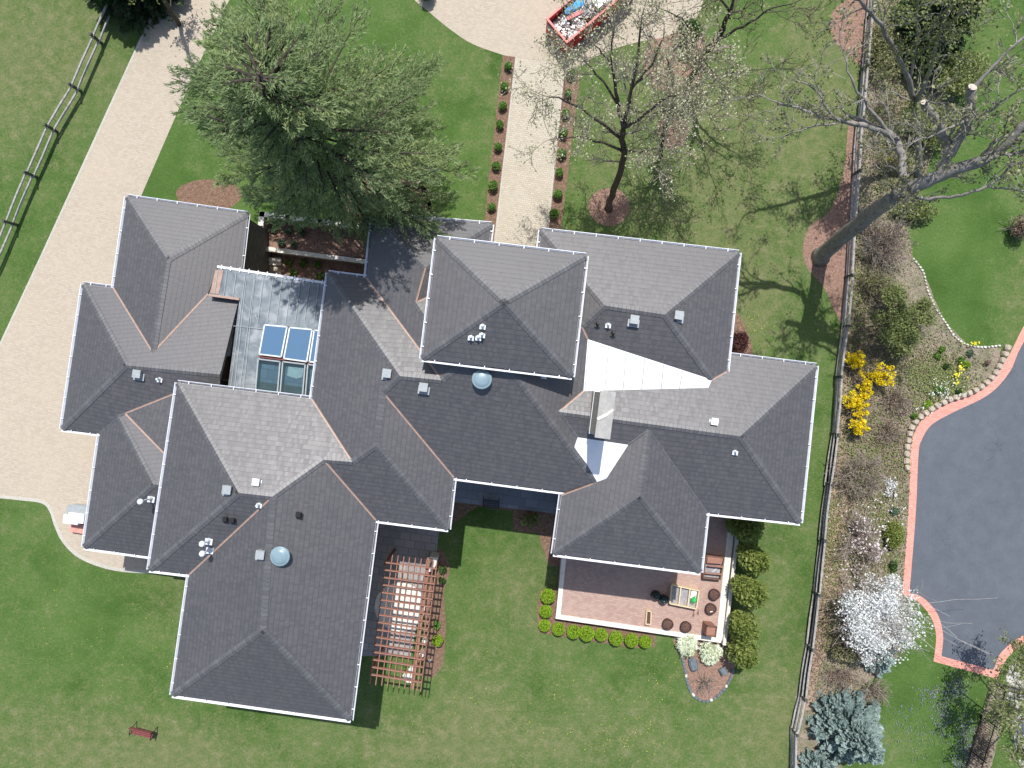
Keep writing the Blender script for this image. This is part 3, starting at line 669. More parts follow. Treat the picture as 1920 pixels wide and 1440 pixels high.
# zinc flat roof with standing seams and skylights between the wings
zz = 4.7
Fp = [(409, 503), (614, 533), (586, 750), (427, 728), (449, 562), (392, 551)]
mb = MB(); mb.prism([tuple(P(x, y, zz).xy) for x, y in Fp], zz - .25, zz); zr = mb.build('flat_roof', M['zinc'], house); zr['label'] = 'flat zinc roof with standing seams and six skylights'
mb = MB(); mb.prism([tuple(P(x, y, 3).xy) for x, y in [(455, 520), (640, 550), (610, 760), (433, 735)]], -.62, 2.95); mb.build('wall', M['stucco'], house)
mb = MB(); ux, uy = 1, .136
for i in range(12):
    x0 = 409 + 17.2 * i; y0 = 503 + 2.45 * i; dx = -.128
    y1 = y0 + 9; L = 236 - 0.3 * i
    if i < 3: L = (551 + (i * 5)) - y0 - 2
    if i >= 5: L = 606 - y0
    if i >= 5: pass
    a = P(x0, y0 + 3, zz + .02); b = P(x0 + dx * L, y0 + L, zz + .02); mb.beam(a, b, .03, .06)
for x0, y0, x1, y1 in ((462, 612, 440, 730), (478, 614, 457, 732)):
    mb.beam(P(x0, y0 - 90, zz + .02), P(x1, y1, zz + .02), .03, .06)
mb.beam(P(438, 611, zz + .03), P(492, 617, zz + .03), .03, .04); mb.beam(P(411, 711, zz + .03 - 1.2), P(477, 720, zz + .03), .03, .04)
mb.build('standing_seam', M['grey_metal'], zr)
mb = MB()
a, b = P(408, 500, zz - .02), P(613, 531, zz - .02); mb.beam(a, b, .12, .12)
for j in range(12): q = a.lerp(b, (j + .5) / 12); mb.beam(q + Vector((-.01, -.12, .08)), q + Vector((.02, .12, .08)), .05, .02)
a, b = P(586, 752, zz), P(430, 730, zz); mb.beam(a, b, .08, .1)
mb.build('gutter', M['white_metal'], zr)
cw = MB(); cw.prism([tuple(P(x, y, zz + .01).xy) for x, y in [(404, 506), (419, 506), (410, 552), (394, 549)]], zz + .005, zz + .02)
cw.beam(P(392, 553, zz + .05), P(449, 561, zz + .05), .12, .08); cw.build('copper_flashing', M['copper'], zr)
SKY = [([(496, 609), (538, 613), (527, 669), (486, 664)], 'glass'), ([(543, 614), (585, 618), (575, 678), (532, 672)], 'glass'), ([(589, 619), (606, 621), (594, 680), (580, 678)], 'glass'),
       ([(484, 673), (525, 678), (520, 736), (479, 731)], 'clear'), ([(530, 678), (572, 683), (567, 742), (525, 737)], 'clear'), ([(577, 683), (596, 686), (586, 748), (572, 746)], 'clear')]
for q, gm in SKY:
    sz = zz + .38
    V = [P(x, y, sz).xy for x, y in q]; c = sum(V, Vector((0, 0))) / 4
    mb = MB()
    for i in range(4):
        a, b = V[i], V[(i + 1) % 4]; mb.beam((a.x, a.y, zz + .19), (b.x, b.y, zz + .19), .07, .38)
    sk = mb.build('skylight', M['pale_metal'] if gm == 'glass' else M['grey_metal'], zr)
    mb = MB(); mb.prism([tuple(c + (v - c) * .96) for v in V], sz - .045, sz - .02); mb.build('pane', M[gm], zr)
    if gm == 'clear':
        mb = MB(); mb.prism([tuple(c + (v - c) * .94) for v in V], zz + .01, zz + .02); mb.build('shaft_floor', M['blue'], zr)
        mb = MB()
        if q[0][0] == 530: mb.prism([tuple(P(x, y, zz + .04).xy) for x, y in [(541, 687), (570, 690), (567, 707), (555, 710), (538, 704)]], zz + .03, zz + .05); mb.build('paper_blind', M['stone'], zr)
        mb = MB(); mb.prism([tuple(P(x, y, zz + .06).xy) for x, y in [tuple(np.array(q[3]) * .72 + np.array(q[0]) * .28 + np.array((2, 0))), tuple(np.array(q[2]) * .72 + np.array(q[1]) * .28 + np.array((-3, 0))), (q[2][0] - 3, q[2][1] - 3), (q[3][0] + 3, q[3][1] - 3)]], zz + .025, zz + .09); mb.build('shaft_wall', M['deck'], zr)
mb = MB()
for a, b in (((540, 612), (529, 672)), ((586, 618), (578, 676)), ((486, 668), (596, 682)), ((527, 680), (522, 738)), ((574, 684), (569, 744))): mb.beam(P(*a, zz + .12), P(*b, zz + .12), .1, .24)
mb.build('mullion', M['maroon'], zr)
# chimney
ch = [(1126, 732), (1155, 735), (1144, 824), (1115, 820)]; cz = 10.7; cp = [P(x, y, cz).xy for x, y in ch]; cc = sum(cp, Vector((0, 0))) / 4
mb = MB(); mb.prism([tuple(cc + (v - cc) * .93) for v in cp], 6.3, cz - .12); chm = mb.build('chimney', M['block'], house)
mb = MB(); mb.prism([tuple(v) for v in cp], cz - .12, cz); mb.build('chimney_cap', M['concrete'], chm)
mb = MB(); mb.beam(P(1120, 786, cz + .02), P(1138, 777, cz + .02), .12, .03); mb.beam(P(1138, 777, cz + .02), P(1150, 768, cz + .02), .09, .03); mb.build('cap_joint', M['stone'], chm)
mb = MB(); mb.prism([tuple(cc + (v - cc) * 1.0) for v in cp], 8.4, 8.5); mb.build('flashing', M['pale_metal'], chm)
# things on the roof
def add_vent(kind, px, py, m='grey_metal', h=.28, w=.36, top=None):
    p, s, k = on_roof(px, py); par = ROOF[s] if s != 11 else ROOF[6]; g = FP[k]; mb = MB(); R = Matrix.Rotation(rad(-8), 3, 'Z')
    if kind == 'box':
        mb.box(p + Vector((0, 0, .1)), (w, w, h), rad(-8)); mb.box(p + Vector((0, 0, h - .02)), (w * 1.12, w * 1.12, .05), rad(-8)); mb.box(p + Vector((0, -.1, -.0)), (w * 1.5, w * 1.3, .04), rad(-8)); nm = 'roof_vent'
    elif kind == 'dome':
        mb.lathe(p - Vector((0, 0, .1)), [(.36, 0), (.36, .3)], 20); mb.build('skylight_curb', M['pale_metal'], par)
        mb = MB(); mb.lathe(p + Vector((0, 0, .19)), [(.46, 0), (.47, .05), (.41, .08), (.39, .07), (.36, .11), (.22, .15), (.05, .165)], 24); nm = 'dome_skylight'; o = mb.build(nm, M['dome'], par, True); return o
    elif kind == 'pipe':
        mb.tube([p - Vector((0, 0, .1)), p + Vector((0, 0, h))], .055, 10); mb.box(p + Vector((0, -.06, .03)), (.26, .2, .03), rad(-8)); mb.tube([p, p + Vector((0, 0, .14))], [.11, .06], 10); nm = 'vent_pipe'
    elif kind == 'tall':
        mb.tube([p - Vector((0, 0, .1)), p + Vector((0, 0, h))], .045, 10); mb.box(p + Vector((0, -.06, .03)), (.36, .3, .05), rad(-8)); mb.tube([p, p + Vector((0, 0, .3))], [.13, .06], 10)
        mb.lathe(p + Vector((0, 0, h)), [(.05, -.12), (.13, -.08), (.15, .0), (.12, .07), (.03, .1)], 12); nm = 'flue_pipe'
    return mb.build(nm, M[m], par)
for a in [('box', 261, 701), ('box', 429, 917), ('box', 491, 1038), ('box', 727, 700), ('box', 795, 726), ('box', 1188, 600), ('box', 1271, 592), ('box', 482, 903, 'pale_metal', .2, .3), ('box', 1338, 790, 'pale_metal', .2, .3),
          ('box', 561, 964, 'black_metal', .15, .22), ('box', 424, 972, 'black_metal', .2, .18), ('box', 438, 974, 'black_metal', .2, .18),
          ('dome', 904, 711), ('dome', 528, 1041), ('pipe', 300, 711, 'pale_metal', .35), ('pipe', 486, 946, 'pale_metal', .35), ('pipe', 905, 611, 'pale_metal', .35), ('pipe', 904, 627, 'pale_metal', .45), ('pipe', 897, 632, 'pale_metal', .35),
          ('pipe', 883, 632, 'pale_metal', .35), ('pipe', 1140, 609, 'pale_metal', .35), ('pipe', 1378, 847, 'pale_metal', .3), ('pipe', 1020, 704, 'pale_metal', .3),
          ('pipe', 1120, 607, 'black_metal', .3), ('pipe', 1149, 624, 'black_metal', .3), ('tall', 284, 934, 'pale_metal', 1.05), ('tall', 392, 1013, 'pale_metal', .75), ('tall', 394, 1030, 'pale_metal', .85)]: add_vent(*a)
# added stand-in block casting the dark square of shade by the paving corner
mb = MB(); mb.box(P(338, 1062, .5), (1.2, .8, 1.0), rad(-8)); mb.build('shadow_caster', M['stucco'], house)
# ---------------------------------------------------------------- garden court beside the zinc roof
def walltop(name, pts, ztop, z0, w, label, cat='wall', cm='stone'):
    """retaining wall with a limestone coping; pts are pixels of the coping at ztop"""
    root = empty(name, P(pts[0][0], pts[0][1], ztop), label, cat); a = MB(); b = MB()
    for p, q in zip(pts[:-1], pts[1:]):
        A, B = P(*p, ztop), P(*q, ztop); d = (B - A).normalized() * (w / 2 - .01)
        a.beam(A + Vector((0, 0, (z0 - .08) / 2 - ztop / 2)) , B + Vector((0, 0, (z0 - .08) / 2 - ztop / 2)), w * .8, ztop - .08 - z0); b.beam(A - d + Vector((0, 0, -.04)), B + d + Vector((0, 0, -.04)), w, .08)
    a.build('wall_face', M['stucco'], root); b.build('coping', M[cm], root); return root
U1, U2 = .2, -.6
def zsheet(name, pts, z, m):
    me = bpy.data.meshes.new(name); V = [P(x, y, z) for x, y in pts]; fs = []
    for t in tessellate_polygon([[Vector((v.x, v.y, 0)) for v in V]]):
        a, b, c = t
        if (V[b] - V[a]).cross(V[c] - V[a]).z < 0: b, c = c, b
        fs.append((a, b, c))
    me.from_pydata([tuple(v) for v in V], [], fs); return tag(link(name, me, m), kind='structure')
zsheet('lower_garden_bed', [(440, 395), (720, 395), (720, 620), (430, 620)], U2, M['mulchred'])
mb = MB(); mb.prism([tuple(P(x, y, U1).xy) for x, y in [(497, 400), (715, 420), (715, 488), (497, 462)]], U2 + .01, U1); tag(mb.build('upper_garden_bed', M['mulchred']), kind='structure')
walltop('garden_wall', [(460, 424), (488, 428), (491, 401), (540, 408), (600, 415), (706, 428)], 1.1, U2, .3, 'cream capped wall stepping round the top of the sunken garden court')
walltop('retaining_wall', [(496, 466), (690, 491)], U1 + .12, U2, .26, 'long cream capped wall between the two sunken garden beds')
st = empty('garden_stair', P(475, 445, U1), 'cream stone steps descending at the corner of the sunken court', 'steps')
for i, (x, y, w_, d_, z) in enumerate(((463, 440, .4, .75, .85), (474, 442, .36, .6, .6), (483, 447, .36, .5, .35), (492, 453, .36, .55, .1))):
    mb = MB(); mb.box(P(x, y, z), (w_, d_, .5), rad(-8)); mb.build('step', M['stone'], st)
st = empty('stone_step', P(514, 488, U2), 'pair of cream slab steps at the near end of the lower garden bed', 'steps')
for i, (x, y, z) in enumerate(((514, 487, U2 + .25), (514, 494, U2 + .12))):
    mb = MB(); mb.box(P(x, y, z), (.85, .22, .22), rad(-3)); mb.build('step', M['stone'], st)
mb = MB(); mb.box(P(514, 508, U2 + .04), (.85, .55, .08), rad(-3)); tag(mb.build('stone_slab', M['block']), 'rough tan stone slab lying in the lower garden bed', 'slab')
walltop('garden_edge_wall', smoothpoly([(786, 343), (797, 358), (804, 378), (808, 402)], False), .35, 0, .2, 'short curved white stone wall by the pine bed and walkway roof')
walltop('garden_edge_wall', [(652, 352), (660, 344), (668, 338)], .35, 0, .2, 'short piece of white stone wall glimpsed under the pine')

# ---------------------------------------------------------------- terrace and what stands on it
TZ = .5
def pz(x, y, z=TZ): return tuple(P(x, y, z).xy)
mb = MB(); mb.prism([pz(1060, 930), pz(1378, 930), pz(1349, 1202), pz(1043, 1158)], 0, TZ); tag(mb.build('terrace', M['terrace']), kind='structure')
tw = empty('terrace_wall', P(1043, 1158), 'low pale limestone wall edging the brick terrace', 'wall')
mb = MB()
mb.beam(P(1058, 1040, TZ + .03), P(1046, 1160, TZ + .03), .26, .07); mb.beam(P(1042, 1155.5, TZ + .034), P(1352, 1201, TZ + .034), .26, .07); mb.beam(P(1376, 940, TZ + .03), P(1348, 1200, TZ + .03), .36, .06)
mb.build('coping', M['stone'], tw)
mb = MB(); mb.beam(P(1387, 940, .33), P(1355, 1206, .33), .19, .66); tag(mb.build('outer_wall', M['stone']), 'narrow white outer wall running along the arborvitae hedge', 'wall')
def frame_bed(name, label, cat, quad, z0, h, bays, m, fill, group=None, t=.06):
    root = empty(name, P(quad[0][0], quad[0][1], z0), label, cat, group); Q = [P(x, y, z0 + h) for x, y in quad]; mb = MB()
    for i in range(4):
        a, b = Q[i], Q[(i + 1) % 4]; mb.beam(a - Vector((0, 0, h / 2)), b - Vector((0, 0, h / 2)), t, h)
    for i in range(1, bays):
        a, b = Q[0].lerp(Q[1], i / bays), Q[3].lerp(Q[2], i / bays); mb.beam(a - Vector((0, 0, h / 2 - .004)), b - Vector((0, 0, h / 2 - .004)), t, h)
    mb.build('frame', M[m], root)
    c = sum(Q, Vector()) / 4; mb = MB(); mb.prism([tuple((c + (q - c) * .96).xy) for q in Q], z0, z0 + h * .45); mb.build('fill', M[fill], root); return root
r = frame_bed('raised_planter', 'three bay planter of new pale boards with green pot on the terrace', 'planter', [(1260, 1097), (1311, 1108), (1306, 1142), (1256, 1132)], TZ, .42, 3, 'newwood', 'sheet')
mb = MB(); mb.prism([pz(1297, 1107, .8), pz(1307, 1109, .8), pz(1304, 1124, .8), pz(1294, 1122, .8)], .74, .79); mb.build('white_bag', M['vest'], r)
g = MB(); g.lathe(P(1300, 1123, .78), [(.1, 0), (.14, .05), (.15, .2), (.09, .26)], 12); g.beam(P(1300, 1123, 1.0), P(1304, 1117, 1.08), .05, .05); g.tube([P(1296, 1126, .9), P(1297, 1130, 1.0), P(1301, 1131, 1.0), P(1303, 1127, .9)], .02); tag(g.build('watering_can', M['greenp']), 'bright green watering can in the right bay of the pale planter', 'watering can')
r = frame_bed('cold_frame', 'dark brown framed bed with grey sheeting beside the east terrace wall', 'planter', [(1325, 1042), (1358, 1047), (1351, 1087), (1319, 1084)], TZ, .45, 1, 'brownwood', 'sheet')
mb = MB(); mb.beam(P(1327, 1060, 1.0), P(1356, 1063, 1.0), .09, .07); mb.beam(P(1322, 1074, .97), P(1353, 1077, .97), .08, .07); mb.prism([pz(1327, 1044, 1.0), pz(1356, 1048, 1.0), pz(1354, 1058, 1.0), pz(1326, 1056, 1.0)], .93, .96); mb.build('lid', M['cedar'], r)
mb = MB(); mb.beam(P(1336, 1072, .72), P(1344, 1066, .72), .03, .02); mb.build('sheet_fold', M['vest'], r)
frame_bed('trough_planter', 'small narrow pale wood trough filled with bark on the terrace', 'planter', [(1213, 1146), (1221, 1147), (1220, 1172), (1211, 1171)], TZ, .28, 1, 'newwood', 'soil', t=.05)
for x, y, lab in ((1340.5, 1115, 'round brown woven pot north of its twin at the east wall'), (1334, 1142, 'round brown woven pot with a white tag, south of its twin at the east wall'),
                  (1253, 1171, 'round brown woven pot nearest the pale trough on the south wall'), (1287, 1176, 'round brown woven pot between the square planter and the pot by the trough')):
    r = empty('woven_pot', P(x, y, TZ), lab, 'pot', 'round woven pots on the terrace'); c = P(x, y, TZ + .4); c.z = TZ; mb = MB()
    mb.lathe(c, [(.2, 0), (.27, .12), (.31, .36), (.31, .4), (.26, .4), (.25, .32)], 20); mb.build('pot_body', M['wicker'], r)
    mb = MB(); mb.lathe(c + Vector((0, 0, .28)), [(.255, 0), (.255, .05), (.12, .07)], 16); mb.build('soil', M['soil'], r)
    if y == 1142: mb = MB(); mb.box(c + Vector((0, -.16, .37)), (.15, .05, .02), .2); mb.build('tag', M['vest'], r)
for x, y, lab in ((1230, 1117, 'dark glazed ball shaped pot half in the roof shadow'), (1244.5, 1125, 'dark glazed ball shaped pot touching the pale planter')):
    r = empty('glazed_pot', P(x, y, TZ), lab, 'pot', 'dark glazed pots on the terrace'); c = P(x, y, TZ + .35); c.z = TZ; mb = MB()
    mb.lathe(c, [(.15, 0), (.26, .12), (.29, .28), (.24, .42), (.16, .48), (.19, .52), (.15, .52), (.12, .42)], 20); mb.build('pot_body', M['potglaze'], r, True)
    mb = MB(); mb.lathe(c + Vector((0, 0, .36)), [(.13, 0), (.12, .05)], 14); mb.build('soil', M['soil'], r)
r = empty('square_planter', P(1330, 1184, TZ), 'tall square tapering brown planter with a small plant in the terrace corner', 'planter')
c = P(1333, 1183, TZ + .9); c.z = TZ; mb = MB(); mb.box(c + Vector((0, 0, .45)), (.5, .5, .9), rad(-8), taper=1.15); mb.build('planter_body', M['cedar'], r)
mb = MB()
for a in range(4):
    A = rad(90 * a - 8); mb.box(c + Vector((math.cos(A) * .27, math.sin(A) * .27, .94)), (.06, .6, .08), A)
mb.build('rim', M['brownwood'], r)
for x, y, lab in ((1301, 1150, 'rusty hand fork lying on the terrace below the pale planter'), (1309.5, 1146, 'rusty hand trowel lying nearer the woven pot below the pale planter')):
    mb = MB(); mb.beam(P(x, y - 4, TZ + .05), P(x - .5, y + 2, TZ + .04), .03, .02); mb.box(P(x - .7, y + 4, TZ + .04), (.1, .12, .02), .1); tag(mb.build('hand_tool', M['brownwood']), lab, 'garden tool', 'tools on the terrace')
# ---------------------------------------------------------------- pergola over the round stone patio
def pergola():
    root = empty('pergola', P(745, 1165, 0), 'reddish brown timber pergola lattice over the round stone patio', 'pergola')
    for i, x in enumerate((725.5, 736.4, 747, 757.8, 768.3, 779.4, 790.3, 800.5, 805.8, 813, 819.3)):
        xb = (694, 704.7, 715.8, 726.7, 737.8, 748.5, 759, 770.3, 775, 782, 788.8)[i]; f = i / 10
        mb = MB(); mb.beam(P(x, 1039 + 14 * f, 3.5), P(xb, 1282 + 14 * f, 3.5), .045, .15); mb.build('rafter', M['cedar'], root)
    for i in range(16):
        f = i / 15; a = (720.7 - 27.1 * f, 1054 + 210 * f); b = (819.5 - 30 * f, 1066.5 + 212.5 * f)
        mb = MB(); mb.beam(P(a[0], a[1], 3.65), P(b[0], b[1], 3.65), .05, .15); mb.build('cross_slat', M['cedar'], root)
    for a, b in (((803, 1046), (773, 1290)),):
        mb = MB(); mb.beam(P(*a, 3.32), P(*b, 3.32), .12, .2); mb.build('main_beam', M['cedar'], root)
    for x, y in ((801, 1068), (776, 1268), (722, 1058), (697, 1258)):
        mb = MB(); q = P(x, y, 3.2); mb.beam((q.x, q.y, 0), (q.x, q.y, 3.25), .15, .15); mb.build('post', M['cedar'], root)
pergola()
def rockthing(name, x, y, d, rz, m, label, cat='stone', group=None, seed=0, z=0.0):
    mb = MB(); c = P(x, y, z); mb.rock(c + Vector((0, 0, d[2] / 2 - .02)), d, rz, 0, seed); return tag(mb.build(name, M[m]), label, cat, group)
mb = MB(); mb.prism([pz(800, 1055, 1.2), pz(806, 1044, 1.2), pz(820, 1046, 1.2), pz(817, 1060, 1.2), pz(809, 1072, 1.2), pz(800, 1072, 1.2)], 0, 1.2); tag(mb.build('stone_pier', M['stone']), 'pale stone pier at the north east corner of the pergola', 'pier')
for i, (x, y, s, lab) in enumerate(((797, 1200, .3, 'pale boulder beneath the pergola nearest the bright green shrub'), (791, 1224, .42, 'blocky pale boulder beneath the pergola, middle of the row'), (783, 1240, .36, 'pair sized pale boulder just above the lowest block'), (772, 1253, .4, 'tall pale boulder by the low end of the pergola'), (768, 1266, .6, 'largest flat pale block at the lower end of the pergola'), (806, 1238, .14, 'tiny white stone on the mulch beside the pergola'))):
    rockthing('boulder', x, y, (s * 1.2, s, s * .8), i * .7, 'stone', lab, 'boulder', 'pale boulders under the pergola', i)
def sunbench(name, label, cx, cy, ang, L, m, z=0.01):
    root = empty(name, P(cx, cy), label, 'bench'); c = P(cx, cy); R = Matrix.Rotation(ang, 4, 'Z')
    def T(x, y, zz): return c + (R @ Vector((x, y, zz)))
    for i in range(4): mb = MB(); mb.beam(T(-L / 2, -.16 + i * .105, .43), T(L / 2, -.16 + i * .105, .43), .075, .03); mb.build('seat_slat', M[m], root)
    for i in range(3): mb = MB(); mb.beam(T(-L / 2, .24 + i * .03, .56 + i * .12), T(L / 2, .24 + i * .03, .56 + i * .12), .035, .08); mb.build('back_slat', M[m], root)
    for s in (-1, 1):
        mb = MB(); x = s * L / 2 * .96
        mb.tube([T(x, -.22, 0), T(x, -.17, .25), T(x, -.2, .42), T(x, -.2, .62), T(x, .2, .66)], .025, 6); mb.tube([T(x, .3, 0), T(x, .2, .4), T(x, .32, .86)], .025, 6); mb.tube([T(x, -.2, .4), T(x, .22, .4)], .022, 6); mb.build('end_frame', M['black_metal'], root)
sunbench('garden_bench', 'maroon slatted garden bench with black iron ends alone on the lawn', 274, 1367, rad(-14), 1.3, 'maroon')
sunbench('garden_bench', 'black bench on the shaded bluestone strip below the main eave', 921, 943, rad(-5), .95, 'black_metal')
# equipment by the drive corner
mb = MB(); mb.box(P(149, 955, .5), (.95, .42, .9), rad(-8)); mb.box(P(149, 955, .97), (1.0, .46, .05), rad(-8)); tag(mb.build('utility_cabinet', M['grey_metal']), 'low grey metal cabinet against the wing by the drive corner', 'cabinet')
mb = MB(); mb.box(P(143, 971, .55), (.85, .5, 1.0), rad(-8)); mb.box(P(143, 971, 1.08), (.9, .55, .06), rad(-8)); tag(mb.build('utility_cabinet', M['vest']), 'white lidded cabinet beside the grey one at the drive corner', 'cabinet')
mb = MB(); mb.box(P(147, 990, .15), (.8, .5, .3), rad(-8)); tag(mb.build('brick_plinth', M['pink']), 'low reddish brick plinth next to the white cabinet', 'plinth')

# ---------------------------------------------------------------- dumpster with rubble
def dumpster():
    c0 = P(1026, 35.5, 1.5); c1 = P(1063, 79, 1.5); d = (P(1174, 0, 1.5) - c1).normalized(); e = (c1 - c0).normalized(); d = Vector((-e.y, e.x, 0)) if Vector((-e.y, e.x, 0)).dot(d) > 0 else Vector((e.y, -e.x, 0))
    Wd = (c1 - c0).length; L = 5.2; base = Vector((c0.x, c0.y, 0)); root = empty('dumpster', base, 'open red roll off dumpster full of pale rubble on the courtyard', 'dumpster')
    def T(a, b, z): return base + e * a * Wd + d * b + Vector((0, 0, z))
    mb = MB()
    for a, b in ((T(0, 0, .8), T(0, L, .8)), (T(1, 0, .8), T(1, L, .8)), (T(0, 0, .8), T(1, 0, .8)), (T(0, L, .8), T(1, L, .8))): mb.beam(a, b, .05, 1.3)
    mb.prism([tuple(T(0, 0, 0).xy), tuple(T(1, 0, 0).xy), tuple(T(1, L, 0).xy), tuple(T(0, L, 0).xy)], .15, .22)
    for i in range(9):
        for s in (-.03, 1.03): mb.beam(T(s, .1 + i * .62, .15), T(s, .1 + i * .62, 1.4), .07, .07)
    mb.build('body', M['red_paint'], root)
    mb = MB()
    for a, b in ((T(0, -.03, 1.47), T(0, L, 1.47)), (T(1, -.03, 1.47), T(1, L, 1.47)), (T(-.03, 0, 1.472), T(1.03, 0, 1.472)), (T(-.03, L, 1.472), T(1.03, L, 1.472))): mb.beam(a, b, .11, .1)
    mb.build('top_rail', M['red_paint'], root)
    mb = MB(); mb.beam(T(.07, -.05, 1.0), T(.45, -.05, 1.0), .03, .5); mb.beam(T(.56, -.05, 1.0), T(.93, -.05, 1.0), .03, .5); mb.build('door_panel', M['concrete'], root)
    q = random.Random(5); db = MB()
    for i in range(900):
        a, b = q.uniform(.06, .94), q.uniform(.1, L - .1); h = .75 + .35 * math.sin(a * 3.1) * min(1, b / 1.4) + q.uniform(-.1, .1); s = q.uniform(.05, .17) * (1.6 if q.random() < .08 else 1)
        db.box(T(a, b, h), (s * q.uniform(.7, 1.8), s, s * .6), q.uniform(0, 3), r=q.random(), R=Matrix.Rotation(q.uniform(0, 3), 3, 'Z') @ Matrix.Rotation(q.uniform(-.7, .7), 3, 'X'))
    dm = leafmat('rubble', [(0, (.07, .075, .08)), (.25, (.3, .3, .3)), (.45, (.66, .66, .64)), (.9, (.82, .82, .80)), (1, (.5, .4, .3))], 0, .9)
    tag(db.build('rubble_pile', dm), 'heap of white and grey rubble inside the red dumpster', 'rubble', kind='stuff')
    mb = MB(); mb.rock(T(.2, 1.75, 1.2), (.42, 1.25, .12), math.atan2(d.y, d.x) - math.pi / 2 - .15, 0, 3, 14); tag(mb.build('cushion', M['bluep']), 'blue oval cushion lying on the rubble in the dumpster', 'cushion')
    mb = MB(); mb.beam(T(.36, 1.0, 1.2), T(.52, 1.9, 1.3), .2, .05); tag(mb.build('scrap_board', M['red_paint']), 'short red scrap board beside the blue cushion', 'board')
    mb = MB(); mb.box(T(.62, 3.0, 1.33), (.75, .6, .06), math.atan2(d.y, d.x)); tag(mb.build('plaster_sheet', M['vest']), 'white square panel on top of the rubble by the frame edge', 'panel')
dumpster()

# ---------------------------------------------------------------- fences
def fence(label, pts, h, rails, rw, rh, rm, pm, name='split_rail_fence', prj=.02, tall=None):
    root = empty(name, P(*pts[0]), label, 'fence'); q = random.Random(3); ps = [P(*p) for p in pts]
    for i, p in enumerate(ps):
        mb = MB(); mb.beam((p.x, p.y, -.1), (p.x + q.uniform(-.03, .03), p.y + q.uniform(-.03, .03), h + .1), .13, .13); mb.build('post', M[pm], root)
        if i + 1 < len(ps):
            n = ps[i + 1]; d = (n - p).normalized(); sd = Vector((-d.y, d.x, 0))
            for k in range(rails):
                z = h * (k + .72) / rails; mb = MB(); o1, o2 = sd * q.uniform(-.04, .04), sd * q.uniform(-.04, .04)
                A = p - d * .12 + o1 + Vector((0, 0, z + q.uniform(-.04, .04))); B = n + d * .12 + o2 + Vector((0, 0, z + q.uniform(-.04, .04)))
                m_ = A.lerp(B, .5) + Vector((q.uniform(-.03, .03), q.uniform(-.03, .03), q.uniform(-.03, .02)))
                mb.tube([A, A.lerp(m_, .5), m_, m_.lerp(B, .5), B], [rw * .8, rw, rw * 1.05, rw, rw * .8], 6) if rh is None else mb.beam(A, B, rw, rh)
                mb.build('rail', M[rm], root)
    return root
fence('grey split rail fence with two rails along the left drive', [(313, -180), (272, -93), (231, -6), (192, 83), (153, 172), (108, 248), (70, 333), (33, 422), (-5, 510), (-42, 598)], 1.08, 2, .065, None, 'rail', 'postw')
rf = [(1634, -60), (1622, 38), (1612, 135), (1604, 232), (1597, 330), (1590, 425), (1584, 520), (1577, 613), (1564, 707), (1557, 813), (1545, 905), (1534, 1006), (1523, 1107), (1510, 1205), (1497, 1297)]
fence('long split rail fence between the right lawn and the wooded border', rf, 1.0, 3, .06, None, 'rail', 'postw')
fence('bottom length of rail fence running past the blue spruces', [(1497, 1298), (1482, 1362), (1479, 1440), (1476, 1530)], 1.0, 3, .06, None, 'rail', 'postw')
mb = MB(); Q = [P(*p) for p in rf[9:]]
for a, b in zip(Q[:-1], Q[1:]):
    s = Vector((.07, 0, 0)); mb.beam(a + s + Vector((0, 0, .42)), b + s + Vector((0, 0, .42)), .02, .8)
tag(mb.build('mesh_screen', M['black_metal']), 'dark mesh screen fixed behind the lower half of the right fence', 'screen')
def iron():
    root = empty('iron_fence', P(1858, 1277), 'black iron picket fence at the corner of the asphalt court', 'fence')
    pk = MB(); pk.beam((0, 0, 0), (0, 0, 1.3), .018, .018); me = None
    for run in (((1858, 1277), (1798, 1470)), ((1858, 1277), (1990, 1312))):
        A, B = P(*run[0]), P(*run[1]); L = (B - A).length; n = int(L / .13)
        for z in (.15, 1.2): mb = MB(); mb.beam(A + Vector((0, 0, z)), B + Vector((0, 0, z)), .04, .04); mb.build('rail', M['black_metal'], root)
        for i in range(n + 1):
            q = A.lerp(B, i / n)
            if me is None: o = pk.build('picket', M['black_metal']); me = o.data
            else: o = bpy.data.objects.new('picket', me); COL.objects.link(o)
            o.parent = root; o.location = q - root.location
        for i in range(4): q = A.lerp(B, i / 3); mb = MB(); mb.beam(q, q + Vector((0, 0, 1.42)), .06, .06); mb.build('post', M['black_metal'], root)
iron()
# ---------------------------------------------------------------- stones
def along(pts, step):
    Q = [P(*p) for p in pts]; out = []; acc = 0
    for a, b in zip(Q[:-1], Q[1:]):
        L = (b - a).length; d = (b - a).normalized(); t = acc
        while t < L: out.append((a + d * t, math.atan2(d.y, d.x))); t += step
        acc = t - L
    return out
def w2p(v): return v.x * K + 960, 720 - v.y * K
for i, (v, a) in enumerate(along(smoothpoly([(1886, 652), (1878, 672), (1862, 702), (1838, 724), (1812, 738), (1780, 748), (1752, 762), (1730, 776), (1712, 792), (1703, 812), (1699, 835), (1697, 862), (1699, 880)], False), .40)):
    x, y = w2p(v); rockthing('stone_block', x, y, (.38, .34, .3), a + random.uniform(-.15, .15), 'block', 'tan stone block in the row edging the flower bed along the pink brick', 'stone', 'tan blocks beside the brick border', i)
for i, (v, a) in enumerate(along(smoothpoly([(1712, 486), (1730, 510), (1737, 540), (1752, 575), (1775, 610), (1790, 632), (1812, 646), (1840, 651), (1874, 648)], False), .21)):
    x, y = w2p(v); s = random.uniform(.11, .19); rockthing('edging_stone', x, y, (s, s * .8, .12), a, 'whitestone', 'small white stone in the row dividing lawn from flower bed', 'stone', 'white edging stones of the flower bed', i)
